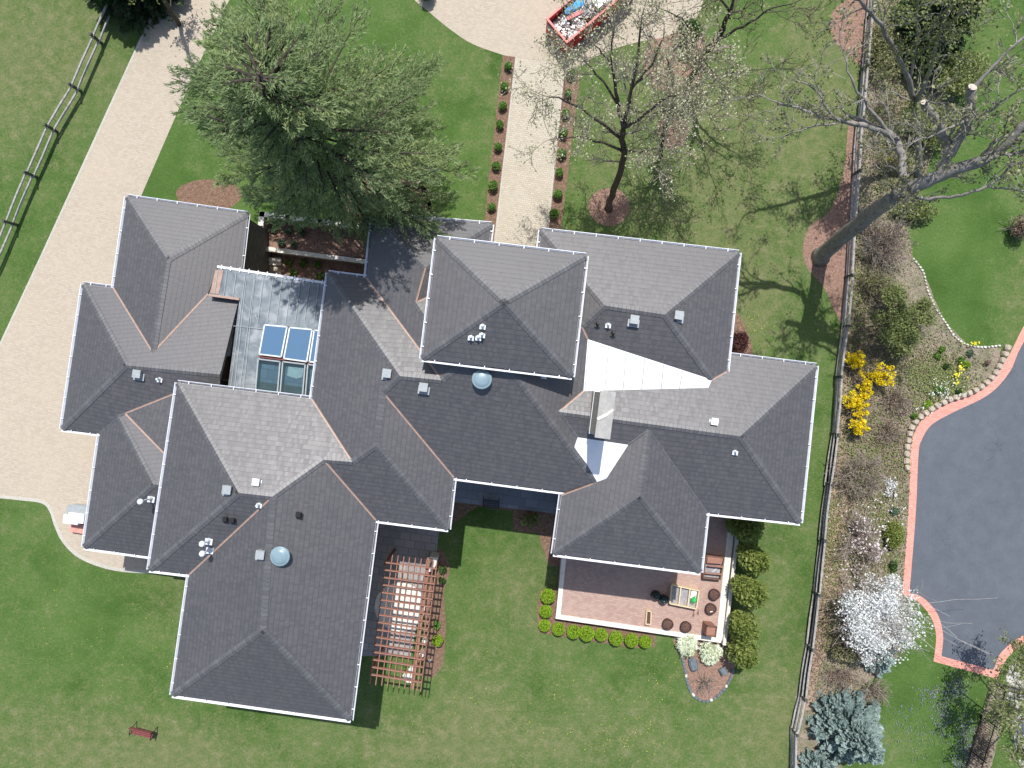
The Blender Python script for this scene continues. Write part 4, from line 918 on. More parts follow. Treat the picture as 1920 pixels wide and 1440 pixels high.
for i, (v, a) in enumerate(along(smoothpoly([(1268, 1192), (1276, 1222), (1284, 1255), (1289, 1280), (1298, 1300), (1316, 1314), (1335, 1311), (1352, 1298), (1366, 1278), (1375, 1252)], False), .24)):
    x, y = w2p(v); s = random.uniform(.18, .28); rockthing('edging_stone', x, y, (s, s * .75, .12), a + random.uniform(-.3, .3), 'slate' if i % 5 else 'whitestone', ('grey slate' if i % 5 else 'pale') + ' edging stone round the pointed bark bed below the terrace', 'stone', ('grey' if i % 5 else 'pale') + ' edging stones of the pointed bed', i + 50)
rockthing('boulder', 1299, 1244, (.5, .85, .3), .25, 'slate', 'dark slate boulder left of the bare stems in the pointed bed', 'boulder', seed=4)
rockthing('boulder', 1355, 1257, (.5, .5, .3), .5, 'slate', 'blue grey slate boulder at the right of the pointed bed', 'boulder', seed=9)
# ---------------------------------------------------------------- vegetation
def rnd_dir(q, s=1.0): return Vector((q.gauss(0, s), q.gauss(0, s), q.gauss(0, s)))
def grow(mb, tips, p, d, L, r, depth, q, nseg=4, curl=.22, up=.08, nch=(3, 5), sh=.62, rmin=.011, spread=.75):
    pts = [p]
    for i in range(nseg):
        d = (d + rnd_dir(q, curl) + Vector((0, 0, up * .5))).normalized(); p = p + d * (L / nseg); pts.append(p)
    rs = [max(rmin, r * (1 - .55 * i / nseg)) for i in range(nseg + 1)]
    mb.tube(pts, rs, 6 if r > .05 else (4 if r > .02 else 3), cap=r > .05)
    if depth <= 0:
        tips += pts[1:]; return
    for k in range(q.randint(*nch)):
        i = q.randint(1, nseg) if k else nseg; dd = (pts[i] - pts[i - 1]).normalized(); o = rnd_dir(q); o = (o - dd * o.dot(dd)).normalized()
        grow(mb, tips, pts[i], (dd + o * q.uniform(.5, 1.2) * spread).normalized(), L * sh * q.uniform(.75, 1.25), rs[i] * .65, depth - 1, q, nseg, curl, up, nch, sh, rmin, spread)
def poly3(pts, n=4):
    Q = [P(*p[:3]) for p in pts]; out = []
    for i in range(len(Q) - 1):
        a, b, c, d = Q[max(i - 1, 0)], Q[i], Q[i + 1], Q[min(i + 2, len(Q) - 1)]
        for j in range(n):
            s = j / n; out.append(.5 * (2 * b + (c - a) * s + (2 * a - 5 * b + 4 * c - d) * s * s + (3 * b - a - 3 * c + d) * s ** 3))
    out.append(Q[-1]); return out
def broadleaf(name, label, limbs, bark, leafm=None, nleaf=0, lsize=.08, depth=2, seed=1, tw='twig', ends=True, side=4, subL=1.6, group=None, rmin=.011, lspread=.16, cat='tree', cuts=()):
    """limbs: list of (points (px,py,z), r0, r1); first is the trunk"""
    q = random.Random(seed); b = P(*limbs[0][0][0]); b.z = 0; root = empty(name, b, label, cat, group)
    tr = MB(); twg = MB(); tips = []
    for li, (pts, r0, r1) in enumerate(limbs):
        C = poly3(pts); n = len(C)
        C = [c + (rnd_dir(q, .03) if 0 < i < n - 1 else Vector()) for i, c in enumerate(C)]
        rs = [r0 + (r1 - r0) * i / (n - 1) for i in range(n)]
        if li == 0: rs[0] *= 1.35; C[0].z -= .1
        tr.tube(C, rs, 10 if r0 > .12 else 7)
        if li == 0 and not ends: continue
        for k in range(side):
            i = q.randint(max(1, n // 3), n - 1); dd = (C[i] - C[i - 1]).normalized(); o = rnd_dir(q); o = (o - dd * o.dot(dd)).normalized()
            grow(twg, tips, C[i], (dd * .6 + o * .9).normalized(), subL * q.uniform(.7, 1.2), min(rs[i] * .55, .05), depth, q, rmin=rmin)
        if pts[-1][-1] != 'cut' and li > 0: grow(twg, tips, C[-1], (C[-1] - C[-2]).normalized(), subL, r1 * .9, depth, q, rmin=rmin)
    tr.build('trunk', M[bark], root, True)
    cr = twg.build('crown', M[tw], root)
    if leafm and nleaf:
        T = np.array([tuple(t) for t in tips]); C = T[RNG.integers(0, len(T), nleaf)] + RNG.normal(size=(nleaf, 3)) * lspread
        quads('leaves', leaf_quads(C, lsize, 1.4), RNG.random(nleaf), M[leafm], cr)
    if cuts:
        for x, y, z, r_, dr in cuts: mb = MB(); c = P(x, y, z); mb.tube([c, c + Vector(dr).normalized() * .03], r_, 12); mb.build('sawn_end', M['cut'], root)
    return root
def bush(name, label, px, py, rx, ry, h, n, size, m, group=None, stems=14, lumps=7, aspect=1.6, cat='shrub', tw='twig', flat=0, seed=None, core=.55, up=.0, depth=0, vis=.5, ragged=False):
    """rx, ry in pixels of the picture, h in metres"""
    q = random.Random(int(px * 7 + py)); c = P(px, py, h * vis); c.z = 0; f = (1 - h * vis / H) / K; RX, RY = rx * f, ry * f
    root = empty(name, c, label, cat, group); mb = MB(); tips = []
    for k in range(stems):
        a = q.uniform(0, 6.28); w = q.uniform(.2, .95) ** .7; e = c + Vector((math.cos(a) * RX * w, math.sin(a) * RY * w, h * (1 - .45 * w) * q.uniform(.7, 1)))
        if depth: grow(mb, tips, c + Vector((math.cos(a) * .06, math.sin(a) * .06, 0)), (e - c).normalized(), (e - c).length * .7, .022, depth, q, up=up, rmin=.009)
        else: mb.tube([c + Vector((math.cos(a) * .04, math.sin(a) * .04, 0)), c.lerp(e, .5) + Vector((0, 0, h * .12)), e], [.018, .014, .008], 4)
    if stems: mb.build('stems', M[tw], root)
    if n:
        L = RNG.normal(size=(lumps, 3)); L /= np.linalg.norm(L, axis=1, keepdims=True); L[:, 2] = np.abs(L[:, 2]) * .8; L *= RNG.uniform(.25, .6, (lumps, 1)) if not ragged else RNG.uniform(.2, .95, (lumps, 1)); L[0] = 0
        R = RNG.uniform(.42, .62, lumps) if not ragged else RNG.uniform(.12, .34, lumps) * (1.45 if ragged == 'mid' else 1); R[0] = .8 if not ragged else .3
        w = RNG.integers(0, lumps, n); D = RNG.normal(size=(n, 3)); D /= np.linalg.norm(D, axis=1, keepdims=True)
        rr = (RNG.random(n) ** (1 / 2.2)) * (1 - core) + core * (RNG.random(n) > .12)
        rr = np.clip(rr, 0, 1); Q = L[w] + D * (R[w] * rr)[:, None]
        C = np.stack([c.x + Q[:, 0] * RX, c.y + Q[:, 1] * RY, h * .5 + Q[:, 2] * h * .52], 1); C[:, 2] = np.clip(C[:, 2], .04, None)
        tint = RNG.random(lumps) * .4
        quads('foliage', leaf_quads(C, size, aspect, flat), np.clip(tint[w] + RNG.random(n) * .65, 0, 1), M[m], root)
    return root
def conifer(name, label, px, py, R, h, m, size=.2, dens=1.0, group=None, bark='pinebark', cat='tree', z0=.25, width=.16):
    c = P(px, py); root = empty(name, c, label, cat, group); mb = MB(); mb.tube([c - Vector((0, 0, .1)), c + Vector((0, 0, h * .97))], [.05 + h * .018, .02], 8)
    q = random.Random(int(px + py)); C = []; D = []; T = []; z = z0
    while z < h * .98:
        Rz = R * (1 - (z - z0) / (h - z0)) ** .85 * q.uniform(.85, 1.1) + .08; nb = max(4, int(2 * math.pi * Rz / .55)); ph = q.uniform(0, 6.28)
        for k in range(nb):
            a = ph + 2 * math.pi * k / nb + q.uniform(-.15, .15); Rb = Rz * q.uniform(.78, 1.15); ca, sa = math.cos(a), math.sin(a); tint = q.uniform(0, .5)
            zt = z + q.uniform(-.1, .15)
            if Rb > .4: mb.tube([c + Vector((0, 0, zt)), c + Vector((ca * Rb * .9, sa * Rb * .9, zt - Rb * .12))], [.03, .008], 4)
            ns = max(3, int(Rb / .1))
            for i in range(ns):
                t = (i + 1) / ns; w = Rb * .2 * (1.15 - t) + .05
                for j in range(max(1, int(6 * dens))):
                    s = q.uniform(-1, 1) * w; x = ca * Rb * t - sa * s; y = sa * Rb * t + ca * s
                    C.append((c.x + x, c.y + y, zt - Rb * .14 * t * t + q.uniform(-.05, .07))); D.append((ca - sa * s * 2, sa + ca * s * 2, .35)); T.append(tint + q.uniform(0, .5))
        z += .2 + .12 * Rz / R
    mb.build('trunk', M[bark], root)
    n = len(C); quads('crown', leaf_quads(np.array(C), width, size / width, D=np.array(D)), np.array(T), M[m], root); return root

# the tall pine beside the house
def big_pine():
    bx, by = 690, 392; c = P(bx, by); root = empty('pine_tree', c, 'tall spreading pine with soft green plumes leaning over the entry wing roof', 'tree')
    q = random.Random(21); tr = MB(); Ht = 17.5
    tp = [c + Vector((math.sin(z * .5) * .12, math.cos(z * .4) * .1 - .1, z - .1 * (z == 0))) for z in np.linspace(0, Ht, 16)]
    tr.tube(tp, [.38 * (1 - i / 17) + .02 for i in range(16)], 10)
    for a, z, L in ((2.4, 9.0, 3.2), (-2.9, 10.5, 2.6)):
        pts = [c + Vector((math.cos(a) * L * t, math.sin(a) * L * t, z + 5.0 * t ** 1.4)) for t in (0, .2, .45, .7, 1)]; tr.tube(pts, [.14, .12, .09, .06, .03], 7)
    C = []; D = []; T = []; br = MB()
    ex = lambda a: 1 + .08 * max(0, math.cos(a - 2.95)) + .34 * max(0, math.cos(a - 1.9)) + .05 * math.cos(2 * a) - .42 * max(0, math.cos(a + 2.0)) ** 1.5
    z = 4.2
    while z < Ht:
        Rz = (5.3 if z < 8 else 5.6) * ((Ht + .8 - z) / (Ht + .8 - 8)) ** .7 if z > 8 else 4.6 + .2 * (z - 4.2)
        for k in range(4 if z < 13 else 6):
            a = q.uniform(0, 6.283); L = Rz * ex(a) * q.uniform(.7, 1.12); zz = z + q.uniform(-.3, .3); ca, sa = math.cos(a), math.sin(a); tint = q.uniform(0, .45)
            lift = .10 * L if z < 9 else .3 * L
            def at(t): return c + Vector((ca * L * t, sa * L * t, zz + lift * t * 1.5 - L * .16 * t * t * 1.6))
            br.tube([at(t) for t in (0, .25, .5, .75, .97)], [.075, .06, .045, .03, .012], 5)
            nt_ = int(L / .3)
            for i in range(nt_):
                t0_ = .36 if z < 9.5 else (.1 if z < 13.5 else .0); t = t0_ + (1 - t0_) * (i + q.random()) / nt_; p = at(t)
                for sg in (-1, 1):
                    if q.random() < .22: continue
                    A2 = a + sg * q.uniform(.5, 1.1) * (1.1 - .6 * t); Lt = (.35 + .95 * math.sin(min(1, (1.08 - t) * 1.6) * 1.57)) * q.uniform(.6, 1.15) * (L / 5.5) ** .5; d2 = Vector((math.cos(A2), math.sin(A2), q.uniform(-.02, .22))).normalized()
                    e = p + d2 * Lt; br.tube([p, e], [.016, .006], 3, cap=False); nn = int(4 + Lt * 8)
                    for j in range(nn):
                        b = p + d2 * Lt * (.15 + .9 * (j + q.random()) / nn)
                        for u in range(4): C.append((b.x + q.gauss(0, .055), b.y + q.gauss(0, .055), b.z + q.gauss(.02, .045))); D.append((d2.x + q.gauss(0, .5), d2.y + q.gauss(0, .5), .25 + q.gauss(0, .3))); T.append(min(1, tint + q.uniform(0, .6)))
        z += .36
    tr.build('trunk', M['pinebark'], root, True); cr = br.build('crown', M['pinebark'], root)
    quads('needles', leaf_quads(np.array(C), .042, 4.4, D=np.array(D)), np.array(T), M['pine'], cr)
big_pine()
# blossoming trees beside the walkway
broadleaf('blossom_tree', 'pale budding tree in the round mulch ring right of the walkway', [
    ([(1141, 392, 0), (1150, 358, 1.2), (1163, 326, 3), (1168, 285, 5), (1168, 245, 6.6)], .2, .14),
    ([(1168, 248, 6.5), (1157, 190, 8), (1148, 120, 9.6), (1150, 55, 11)], .11, .03), ([(1168, 246, 6.6), (1181, 180, 8.2), (1196, 100, 9.8), (1204, 28, 11)], .11, .03),
    ([(1167, 262, 5.9), (1120, 226, 7.6), (1060, 188, 8.8), (1022, 180, 9.2)], .09, .02), ([(1167, 285, 5), (1130, 268, 6.8), (1082, 256, 8), (1030, 262, 8.6)], .08, .018),
    ([(1169, 240, 6.7), (1205, 218, 8), (1240, 190, 9), (1270, 178, 9.6)], .09, .02), ([(1168, 280, 5.2), (1200, 285, 6.8), (1230, 278, 8)], .07, .02),
    ([(1158, 195, 7.9), (1120, 140, 9.3), (1078, 96, 10.2)], .07, .02), ([(1185, 165, 8.5), (1222, 120, 9.8), (1246, 60, 10.8)], .07, .02), ([(1150, 130, 9.4), (1120, 90, 10.3), (1090, 62, 10.8)], .05, .015)],
    'bark', 'bud', 10500, .06, 2, 5, side=6, subL=1.25, lspread=.2, rmin=.013)
broadleaf('blossom_tree', 'smaller pale budding tree in the oval mulch patch behind the first', [
    ([(1238, 292, 0), (1243, 255, 1.8), (1256, 215, 3.6), (1268, 190, 4.8)], .15, .1), ([(1268, 190, 4.8), (1290, 168, 6.3), (1318, 158, 7.6)], .11, .03),
    ([(1266, 194, 4.7), (1262, 150, 6.3), (1250, 110, 8)], .08, .02), ([(1260, 205, 4), (1285, 205, 5.6), (1310, 190, 7)], .06, .02), ([(1262, 200, 4.3), (1240, 210, 5.6), (1225, 215, 6.6)], .05, .02), ([(1290, 168, 6.3), (1300, 130, 7.6), (1306, 100, 8.6)], .05, .015)],
    'bark', 'bud', 7000, .062, 2, 9, side=7, subL=1.15, lspread=.2, rmin=.016)
broadleaf('bare_tree', 'leafless dark tree at the big mulch bed beyond the dumpster', [
    ([(1284, 166, 0), (1308, 128, 1.9), (1330, 94, 3.4), (1352, 60, 5)], .24, .16), ([(1352, 60, 5), (1368, 22, 6.6), (1385, -30, 8.6)], .14, .05), ([(1340, 78, 4.3), (1395, 48, 6), (1440, 20, 7.2), (1490, 5, 8)], .09, .02),
    ([(1330, 94, 3.4), (1300, 55, 5), (1270, 30, 6.4), (1235, 14, 7.2)], .08, .02), ([(1312, 122, 2.2), (1345, 140, 3.6), (1400, 132, 4.8), (1440, 128, 5.4)], .06, .015), ([(1318, 112, 2.6), (1360, 165, 4), (1395, 195, 5)], .05, .015), ([(1368, 22, 6.6), (1345, -10, 7.8), (1330, -40, 8.6)], .07, .02)],
    'bark', 'buddull', 1500, .07, 2, 14, side=5, subL=1.3, tw='bark')
# the big leaning tree on the right
broadleaf('oak_tree', 'massive leaning grey tree with sawn limbs reaching over the right fence', [
    ([(1538, 482, 0), (1566, 455, 2.0), (1605, 424, 4.6), (1645, 393, 7.3), (1680, 366, 9.7)], .46, .33), ([(1680, 366, 9.7), (1725, 345, 10.5), (1768, 326, 11.1), (1830, 305, 12), (1868, 288, 12.6)], .32, .2),
    ([(1868, 288, 12.6), (1895, 262, 13.2), (1930, 225, 13.8), (1990, 190, 14.4)], .2, .09), ([(1830, 305, 12), (1860, 270, 12.6), (1888, 255, 13)], .1, .05),
    ([(1760, 328, 11), (1775, 298, 11.4), (1776, 275, 11.7), (1757, 230, 12.7), (1734, 193, 13.3, 'cut')], .2, .15), ([(1776, 290, 11.5), (1800, 258, 12.1), (1816, 220, 12.9), (1823, 165, 13.7, 'cut')], .23, .17),
    ([(1823, 168, 13.6), (1858, 130, 14.1), (1895, 92, 14.6), (1935, 60, 15)], .09, .04), ([(1815, 222, 12.9), (1858, 205, 13.3), (1885, 185, 13.7), (1920, 165, 14.1)], .06, .03), ([(1816, 225, 12.8), (1780, 240, 13.3), (1738, 258, 13.6), (1700, 270, 13.8)], .06, .02),
    ([(1868, 288, 12.6), (1890, 290, 12.9), (1905, 288, 13.1)], .08, .06), ([(1700, 356, 10), (1692, 320, 9.8), (1690, 288, 9.8), (1676, 258, 9.9), (1628, 236, 10.1)], .18, .15),
    ([(1628, 236, 10.1), (1574, 226, 10.2), (1520, 212, 10.4), (1494, 203, 10.5), (1445, 188, 10.6)], .13, .03), ([(1610, 234, 10.2), (1560, 215, 10.7), (1530, 170, 11.2), (1490, 150, 11.3)], .08, .02), ([(1580, 228, 10.3), (1540, 235, 10.7), (1497, 246, 10.9)], .07, .02), ([(1676, 258, 9.9), (1640, 215, 10.6), (1600, 160, 11.4), (1585, 110, 12)], .09, .025),
    ([(1716, 370, 10.2), (1770, 370, 10.8), (1815, 362, 11.4), (1856, 346, 11.9), (1905, 308, 12.4), (1960, 300, 12.6)], .08, .03), ([(1856, 350, 11.9), (1900, 356, 12.1), (1940, 362, 12.2)], .05, .02), ([(1650, 388, 7.5), (1668, 368, 8.6), (1682, 360, 9.2)], .09, .05)],
    'palebark', 'buddull', 4800, .085, 2, 33, side=3, subL=1.2, tw='palebark', rmin=.013, lspread=.12, cuts=((1734, 192.5, 13.35, .145, (-.3, .5, .8)), (1823, 164, 13.75, .165, (0, .4, .9)), (1905, 288, 13.12, .062, (.4, .1, .9))))
broadleaf('lichen_tree', 'tall slim grey tree with forked limbs at the top right by the fence', [
    ([(1722, 330, 0), (1722, 285, 1.6), (1718, 235, 3.2), (1712, 183, 5)], .2, .16), ([(1712, 183, 5), (1700, 140, 6.6), (1668, 80, 8.6), (1650, 45, 9.6), (1614, 0, 11), (1590, -40, 12)], .14, .05),
    ([(1715, 200, 4.6), (1737, 150, 6.6), (1750, 100, 8.2), (1766, 55, 9.6), (1775, 20, 10.4)], .12, .05), ([(1766, 55, 9.6), (1800, 28, 10.4), (1842, 5, 11.2)], .06, .02), ([(1705, 150, 6.2), (1716, 90, 8), (1720, 30, 9.8), (1722, -20, 11)], .07, .03),
    ([(1690, 122, 7.2), (1730, 60, 9), (1760, 30, 10)], .04, .015), ([(1720, 240, 3), (1700, 220, 4.2), (1688, 232, 5)], .04, .015)],
    'palebark', 'olive', 5200, .085, 2, 44, side=5, subL=1.25, tw='palebark', lspread=.2)
# trees just outside the frame whose shade and branches come in
conifer('spruce_tree', 'dark evergreen just beyond the top left edge shading the drive', 262, -52, 3.4, 8, 'dpine', group=None)
broadleaf('bare_tree', 'dark leaning trunk crossing the driveway at the top left', [([(336, 46, 0), (325, 28, 1), (304, -4, 3), (285, -45, 5)], .13, .1), ([(285, -45, 5), (270, -90, 7), (250, -130, 9)], .09, .03), ([(288, -40, 4.8), (310, -80, 7), (320, -120, 8)], .07, .02)], 'bark', 'olive', 2500, .1, 2, 51, subL=1.2)
broadleaf('leafy_tree', 'young leafy tree spreading over the stone path at the lower right corner', [([(1945, 1290, 0), (1960, 1330, 2), (1965, 1350, 3)], .14, .1), ([(1965, 1350, 3), (1930, 1310, 4), (1902, 1275, 4.6)], .06, .02), ([(1960, 1340, 2.6), (1925, 1350, 3.8), (1900, 1345, 4.4)], .06, .02), ([(1965, 1350, 3), (1955, 1400, 4), (1930, 1430, 4.8)], .06, .02), ([(1962, 1340, 2.8), (1940, 1260, 4), (1925, 1225, 4.6)], .05, .02)], 'bark', 'olive', 6000, .085, 2, 61, side=5, subL=.95, lspread=.15)
conifer('spruce_tree', 'dark green conifer behind the slim grey tree at the top right', 1720, 70, 2.4, 6.5, 'dpine')
conifer('blue_spruce', 'large blue spruce at the bottom of the border bed', 1578, 1352, 1.95, 4.3, 'spruce', .2, 1.25, 'blue spruces at the bottom')
conifer('blue_spruce', 'small blue spruce at the bottom edge left of the large one', 1527, 1432, 1.15, 2.2, 'spruce', .18, 1.25, 'blue spruces at the bottom')
conifer('blue_spruce', 'low grey green spruce under the white blossom', 1640, 1228, 1.0, 1.5, 'spruce', .16, 1.0, 'blue spruces at the bottom')

# clipped shrubs
def spread(proto, items, scale=(.9, 1.1), h=.35):
    for i, (x, y, lab) in enumerate(items):
        o = proto if i == 0 else copy_tree(proto); v = P(x, y, h); o.location = (v.x, v.y, 0); s = random.uniform(*scale); o.scale = (s, s, s * random.uniform(.9, 1.05)); o.rotation_euler.z = random.uniform(0, 6); o['label'] = lab
def order(n, what, a, b):
    w = ['first', 'second', 'third', 'fourth', 'fifth', 'sixth', 'seventh', 'eighth', 'ninth', 'tenth']
    return [what % (w[i] + ' from ' + a if i < n / 2 else (w[n - 1 - i] + ' from ' + b)) for i in range(n)]
pb = bush('boxwood_shrub', 'x', 953, 122, 11, 11, .62, 1700, .045, 'box', 'boxwoods along the walkway', stems=8, lumps=5)
pb.location = pb.location
L = order(8, 'round dark boxwood in the left walkway strip, %s', 'the courtyard', 'the house'); R_ = order(8, 'round dark boxwood in the right walkway strip, %s', 'the courtyard', 'the house')
spread(pb, [(x, y, l) for (x, y), l in zip([(953, 122), (946, 160), (942, 197), (937, 233), (933, 274), (931, 310), (924, 348), (921, 387)], L)] + [(x, y, l) for (x, y), l in zip([(1071, 137), (1065, 175), (1061, 211), (1057, 248), (1053, 287), (1049, 323), (1046, 363), (1040, 400)], R_)])
plm = bush('lime_shrub', 'x', 1027, 1117, 16.5, 16.5, .85, 2600, .05, 'lime', 'lime green globe shrubs round the terrace corner', stems=8, lumps=1, core=.7)
spread(plm, [(1027, 1117, 'lime green globe shrub, top one of the column left of the terrace'), (1023, 1146, 'lime green globe shrub, middle one of the column left of the terrace'), (1021, 1173, 'lime green globe shrub at the corner where row and column meet'),
             (1047, 1179, 'smallest lime globe shrub, next to the corner one'), (1075, 1184, 'lime green globe shrub, third from the corner along the south wall'), (1100, 1187, 'lime green globe shrub, fourth from the corner along the south wall'), (1127, 1190, 'lime green globe shrub in the middle of the south row, tallest'),
             (1155, 1196, 'lime green globe shrub, third from the right end of the row'), (1184, 1200, 'lime green globe shrub, second from the right end of the row'), (1210, 1203, 'lime green globe shrub at the right end of the row')], (.86, 1.08))
pa = bush('arborvitae', 'x', 1405, 993, 26, 27, 2.3, 5200, .07, 'arb', 'arborvitae hedge beside the terrace', stems=6, lumps=9, aspect=2.4, core=.6)
spread(pa, [(1398, 985, 'arborvitae in the roof shadow at the top of the hedge'), (1408, 1050, 'arborvitae just below the shaded one in the hedge'), (1402, 1108, 'middle arborvitae of the hedge beside the woven pots'), (1391, 1165, 'arborvitae beside the square planter, second from the bottom'), (1386, 1222, 'bottom arborvitae of the hedge shading the pointed bed')], (1.2, 1.3), 1.1)
# the other shrubs
B = bush
B('dogwood_shrub', 'white variegated shrub at the left below the terrace wall', 1289, 1207, 27, 23, .8, 1700, .085, 'dogw', 'variegated shrubs below the terrace', aspect=2.6, stems=20)
B('dogwood_shrub', 'greener variegated shrub right of the white one below the terrace', 1331, 1219, 28, 25, .8, 1500, .085, 'dogw', 'variegated shrubs below the terrace', aspect=2.6, stems=24)
B('bare_shrub', 'leafless fan of brown stems at the tip of the pointed bed', 1324, 1288, 26, 26, 1.1, 0, .03, 'brown', stems=26, depth=1, up=.1)
B('barberry', 'dark maroon mounded shrub in the angle of the right wings', 1388, 640, 24, 27, .9, 3500, .05, 'maroonleaf', stems=14)
B('daylily', 'yellow tinged leafy clump in the shade of the inner corner', 990, 974, 22, 14, .5, 350, .09, 'olive', stems=16, aspect=3, cat='plant')
B('green_shrub', 'bright green shrub in the mulch right of the pergola', 820, 1201, 12, 14, .7, 1500, .05, 'lime', stems=8)
B('green_shrub', 'darker leafy plant above the bright shrub by the pergola', 819, 1171, 8, 9, .5, 500, .06, 'peren', stems=6)
B('green_shrub', 'small leafy plant at the shaded corner right of the stone pier', 829, 1068, 9, 9, .5, 400, .06, 'ever', stems=6)
B('green_shrub', 'small leafy plant just below the one by the stone pier', 829, 1088, 7, 8, .4, 300, .06, 'ever', stems=6)
B('green_shrub', 'small green plant under the low end of the pergola', 763, 1250, 12, 8, .4, 350, .06, 'peren', stems=6)
for (x, y, lab) in ((515, 431, 'grey green clump, left end of the back row in the upper court bed'), (542, 434, 'grey green clump, middle of the back row in the upper court bed'), (567, 436, 'grey green clump, right end of the back row in the upper court bed'), (528, 457, 'pale green clump, left of the front pair in the upper court bed'), (552, 457, 'pale green clump, right of the front pair in the upper court bed')):
    o = B('hosta', lab, x, y, 9, 8, .35, 260, .07, 'greyleaf', 'clumps in the upper court bed', stems=5, cat='plant'); v = P(x, y, U1 + .1); o.location = (v.x, v.y, U1)
for (x, y, lab) in ((543, 494, 'tallest leafy plant by the step in the lower court bed'), (549, 511, 'leafy plant just below the tallest in the lower court bed'), (569, 494, 'reddish tipped plant in the middle of the lower court bed'), (596, 496, 'dark leafy plant at the far right of the lower court bed'), (600, 518, 'shaded leafy plant against the zinc roof edge')):
    o = B('court_plant', lab, x, y, 9, 9, .5, 240, .07, 'peren', 'plants in the lower court bed', stems=6, cat='plant'); v = P(x, y, U2 + .2); o.location = (v.x, v.y, U2)
# right hand border
B('honeysuckle', 'broad twiggy olive green bush in the middle of the right border', 1690, 600, 72, 72, 2.3, 12000, .065, 'olive', stems=60, lumps=40, depth=1, core=.0, ragged=True)
B('bare_shrub', 'leafless grey brown bush under the leaning tree by the fence', 1662, 452, 46, 50, 2.0, 500, .05, 'brown', stems=70, depth=2, up=.1)
B('bare_shrub', 'brown twiggy bush between the leaning tree and the olive bush', 1650, 528, 38, 34, 1.6, 1600, .05, 'buddull', stems=46, depth=1)
for x, y, rx, ry, n, lab in ((1605, 678, 22, 26, 1500, 'yellow forsythia against the fence, topmost of the group'), (1650, 706, 36, 24, 1700, 'widest golden forsythia, reaching right from the fence'), (1606, 756, 30, 28, 2200, 'brightest yellow forsythia against the fence in the middle'), (1612, 798, 22, 22, 1200, 'lowest yellow forsythia of the group'), (1622, 722, 22, 24, 900, 'thin yellow forsythia linking the upper and middle bushes')):
    B('forsythia', lab, x, y, rx, ry, 1.3, n, .065, 'yel', 'yellow forsythias by the fence', stems=34, depth=1, core=.0, lumps=26, ragged=True)
B('bare_shrub', 'leafless grey spreading shrub level with the lowest tan blocks', 1612, 892, 56, 44, 1.6, 900, .05, 'buddull', stems=60, depth=2, up=.1)
B('bare_shrub', 'purplish bare brush right of the forsythias', 1682, 752, 36, 34, .8, 500, .05, 'brown', stems=46, depth=1)
B('bare_shrub', 'low bare brush below the purplish one near the pink brick corner', 1668, 812, 34, 30, .7, 500, .05, 'brown', stems=40, depth=1)
B('magnolia_shrub', 'sparse shrub with scattered pale petals above the white tree', 1612, 1010, 52, 56, 1.8, 190, .085, 'pinkw', stems=44, depth=2, core=.0, lumps=40, ragged=True)
B('magnolia_shrub', 'small shrub of larger pale petals beside the juniper', 1642, 1035, 24, 28, 1.3, 150, .09, 'pinkw', stems=18, depth=1, core=0, lumps=20, ragged=True)
B('white_flower_patch', 'white flowering mound low by the border near the asphalt', 1672, 910, 16, 30, .5, 300, .06, 'wht', stems=12, cat='plant', ragged=True, lumps=24, core=0)
B('juniper', 'rounded olive green juniper beside the pink brick edge', 1676, 1003, 24, 36, 1.0, 3800, .06, 'arb', stems=10)
B('juniper', 'small dark green tuft below the rounded juniper', 1674, 1062, 11, 12, .5, 500, .06, 'ever', stems=6)
B('juniper', 'tiny round grey green plant near the white mound', 1678, 958, 10, 10, .4, 500, .05, 'greyleaf', stems=6)
o = B('white_blossom_tree', 'round tree smothered in white blossom beside the asphalt court', 1641, 1157, 80, 84, 3.4, 14000, .08, 'wht', stems=60, lumps=60, depth=2, core=.0, cat='tree', aspect=1.2, ragged='mid')
B('dark_shrub', 'dull olive shrub under the lower left of the white blossom tree', 1588, 1216, 32, 26, 1.2, 2600, .06, 'buddull', stems=20)
B('bare_shrub', 'dry brown brush between white tree and blue spruce, left part', 1580, 1272, 40, 28, 1.0, 500, .05, 'brown', stems=50, depth=1)
B('bare_shrub', 'dry pale brush between white tree and blue spruce, right part', 1637, 1300, 42, 28, 1.1, 200, .05, 'brown', stems=60, depth=1)
q = random.Random(8); mb = MB(); tips = []
for k in range(8):
    a = rad(q.uniform(-48, 8)); p = P(1655 + q.uniform(-20, 30), 1140 + q.uniform(-20, 30), 2.6); grow(mb, tips, p, Vector((math.cos(a), math.sin(a), .12)), q.uniform(2.2, 4.2), .018, 1, q, 5, .07, .04, (2, 3), .45, .01, .4)
mb.tube([P(1650, 1120), P(1655, 1140, 2.7)], [.06, .04], 6)
tag(mb.build('bare_sapling', M['whitebark']), 'pale bare sapling arching from the white tree over the asphalt', 'tree')
B('red_shrub', 'reddish brown bush half out of the frame on the right', 1915, 424, 26, 30, 1.4, 1400, .06, 'brown', stems=24, depth=1)
B('yew', 'light yellow green spreading shrub beneath the sawn limbs', 1805, 140, 58, 44, 1.8, 7000, .07, 'olive', stems=16, lumps=10, aspect=2.2)
B('yew', 'olive shrub under the slim grey tree near the top', 1672, 95, 52, 66, 1.6, 5000, .07, 'buddull', stems=30, depth=1, lumps=10)
B('yew', 'green bushy shrub left of the sawn limbs above the leaning trunk', 1750, 235, 62, 46, 1.8, 6500, .07, 'olive', stems=24, lumps=10, depth=1)
B('bare_shrub', 'brown brush against the fence near the top', 1655, 205, 34, 46, 1.4, 500, .05, 'brown', stems=50, depth=1)
B('bare_shrub', 'bare brush with a yellow sprig left of the leaning trunk', 1668, 300, 36, 30, 1.2, 700, .05, 'buddull', stems=50, depth=1)
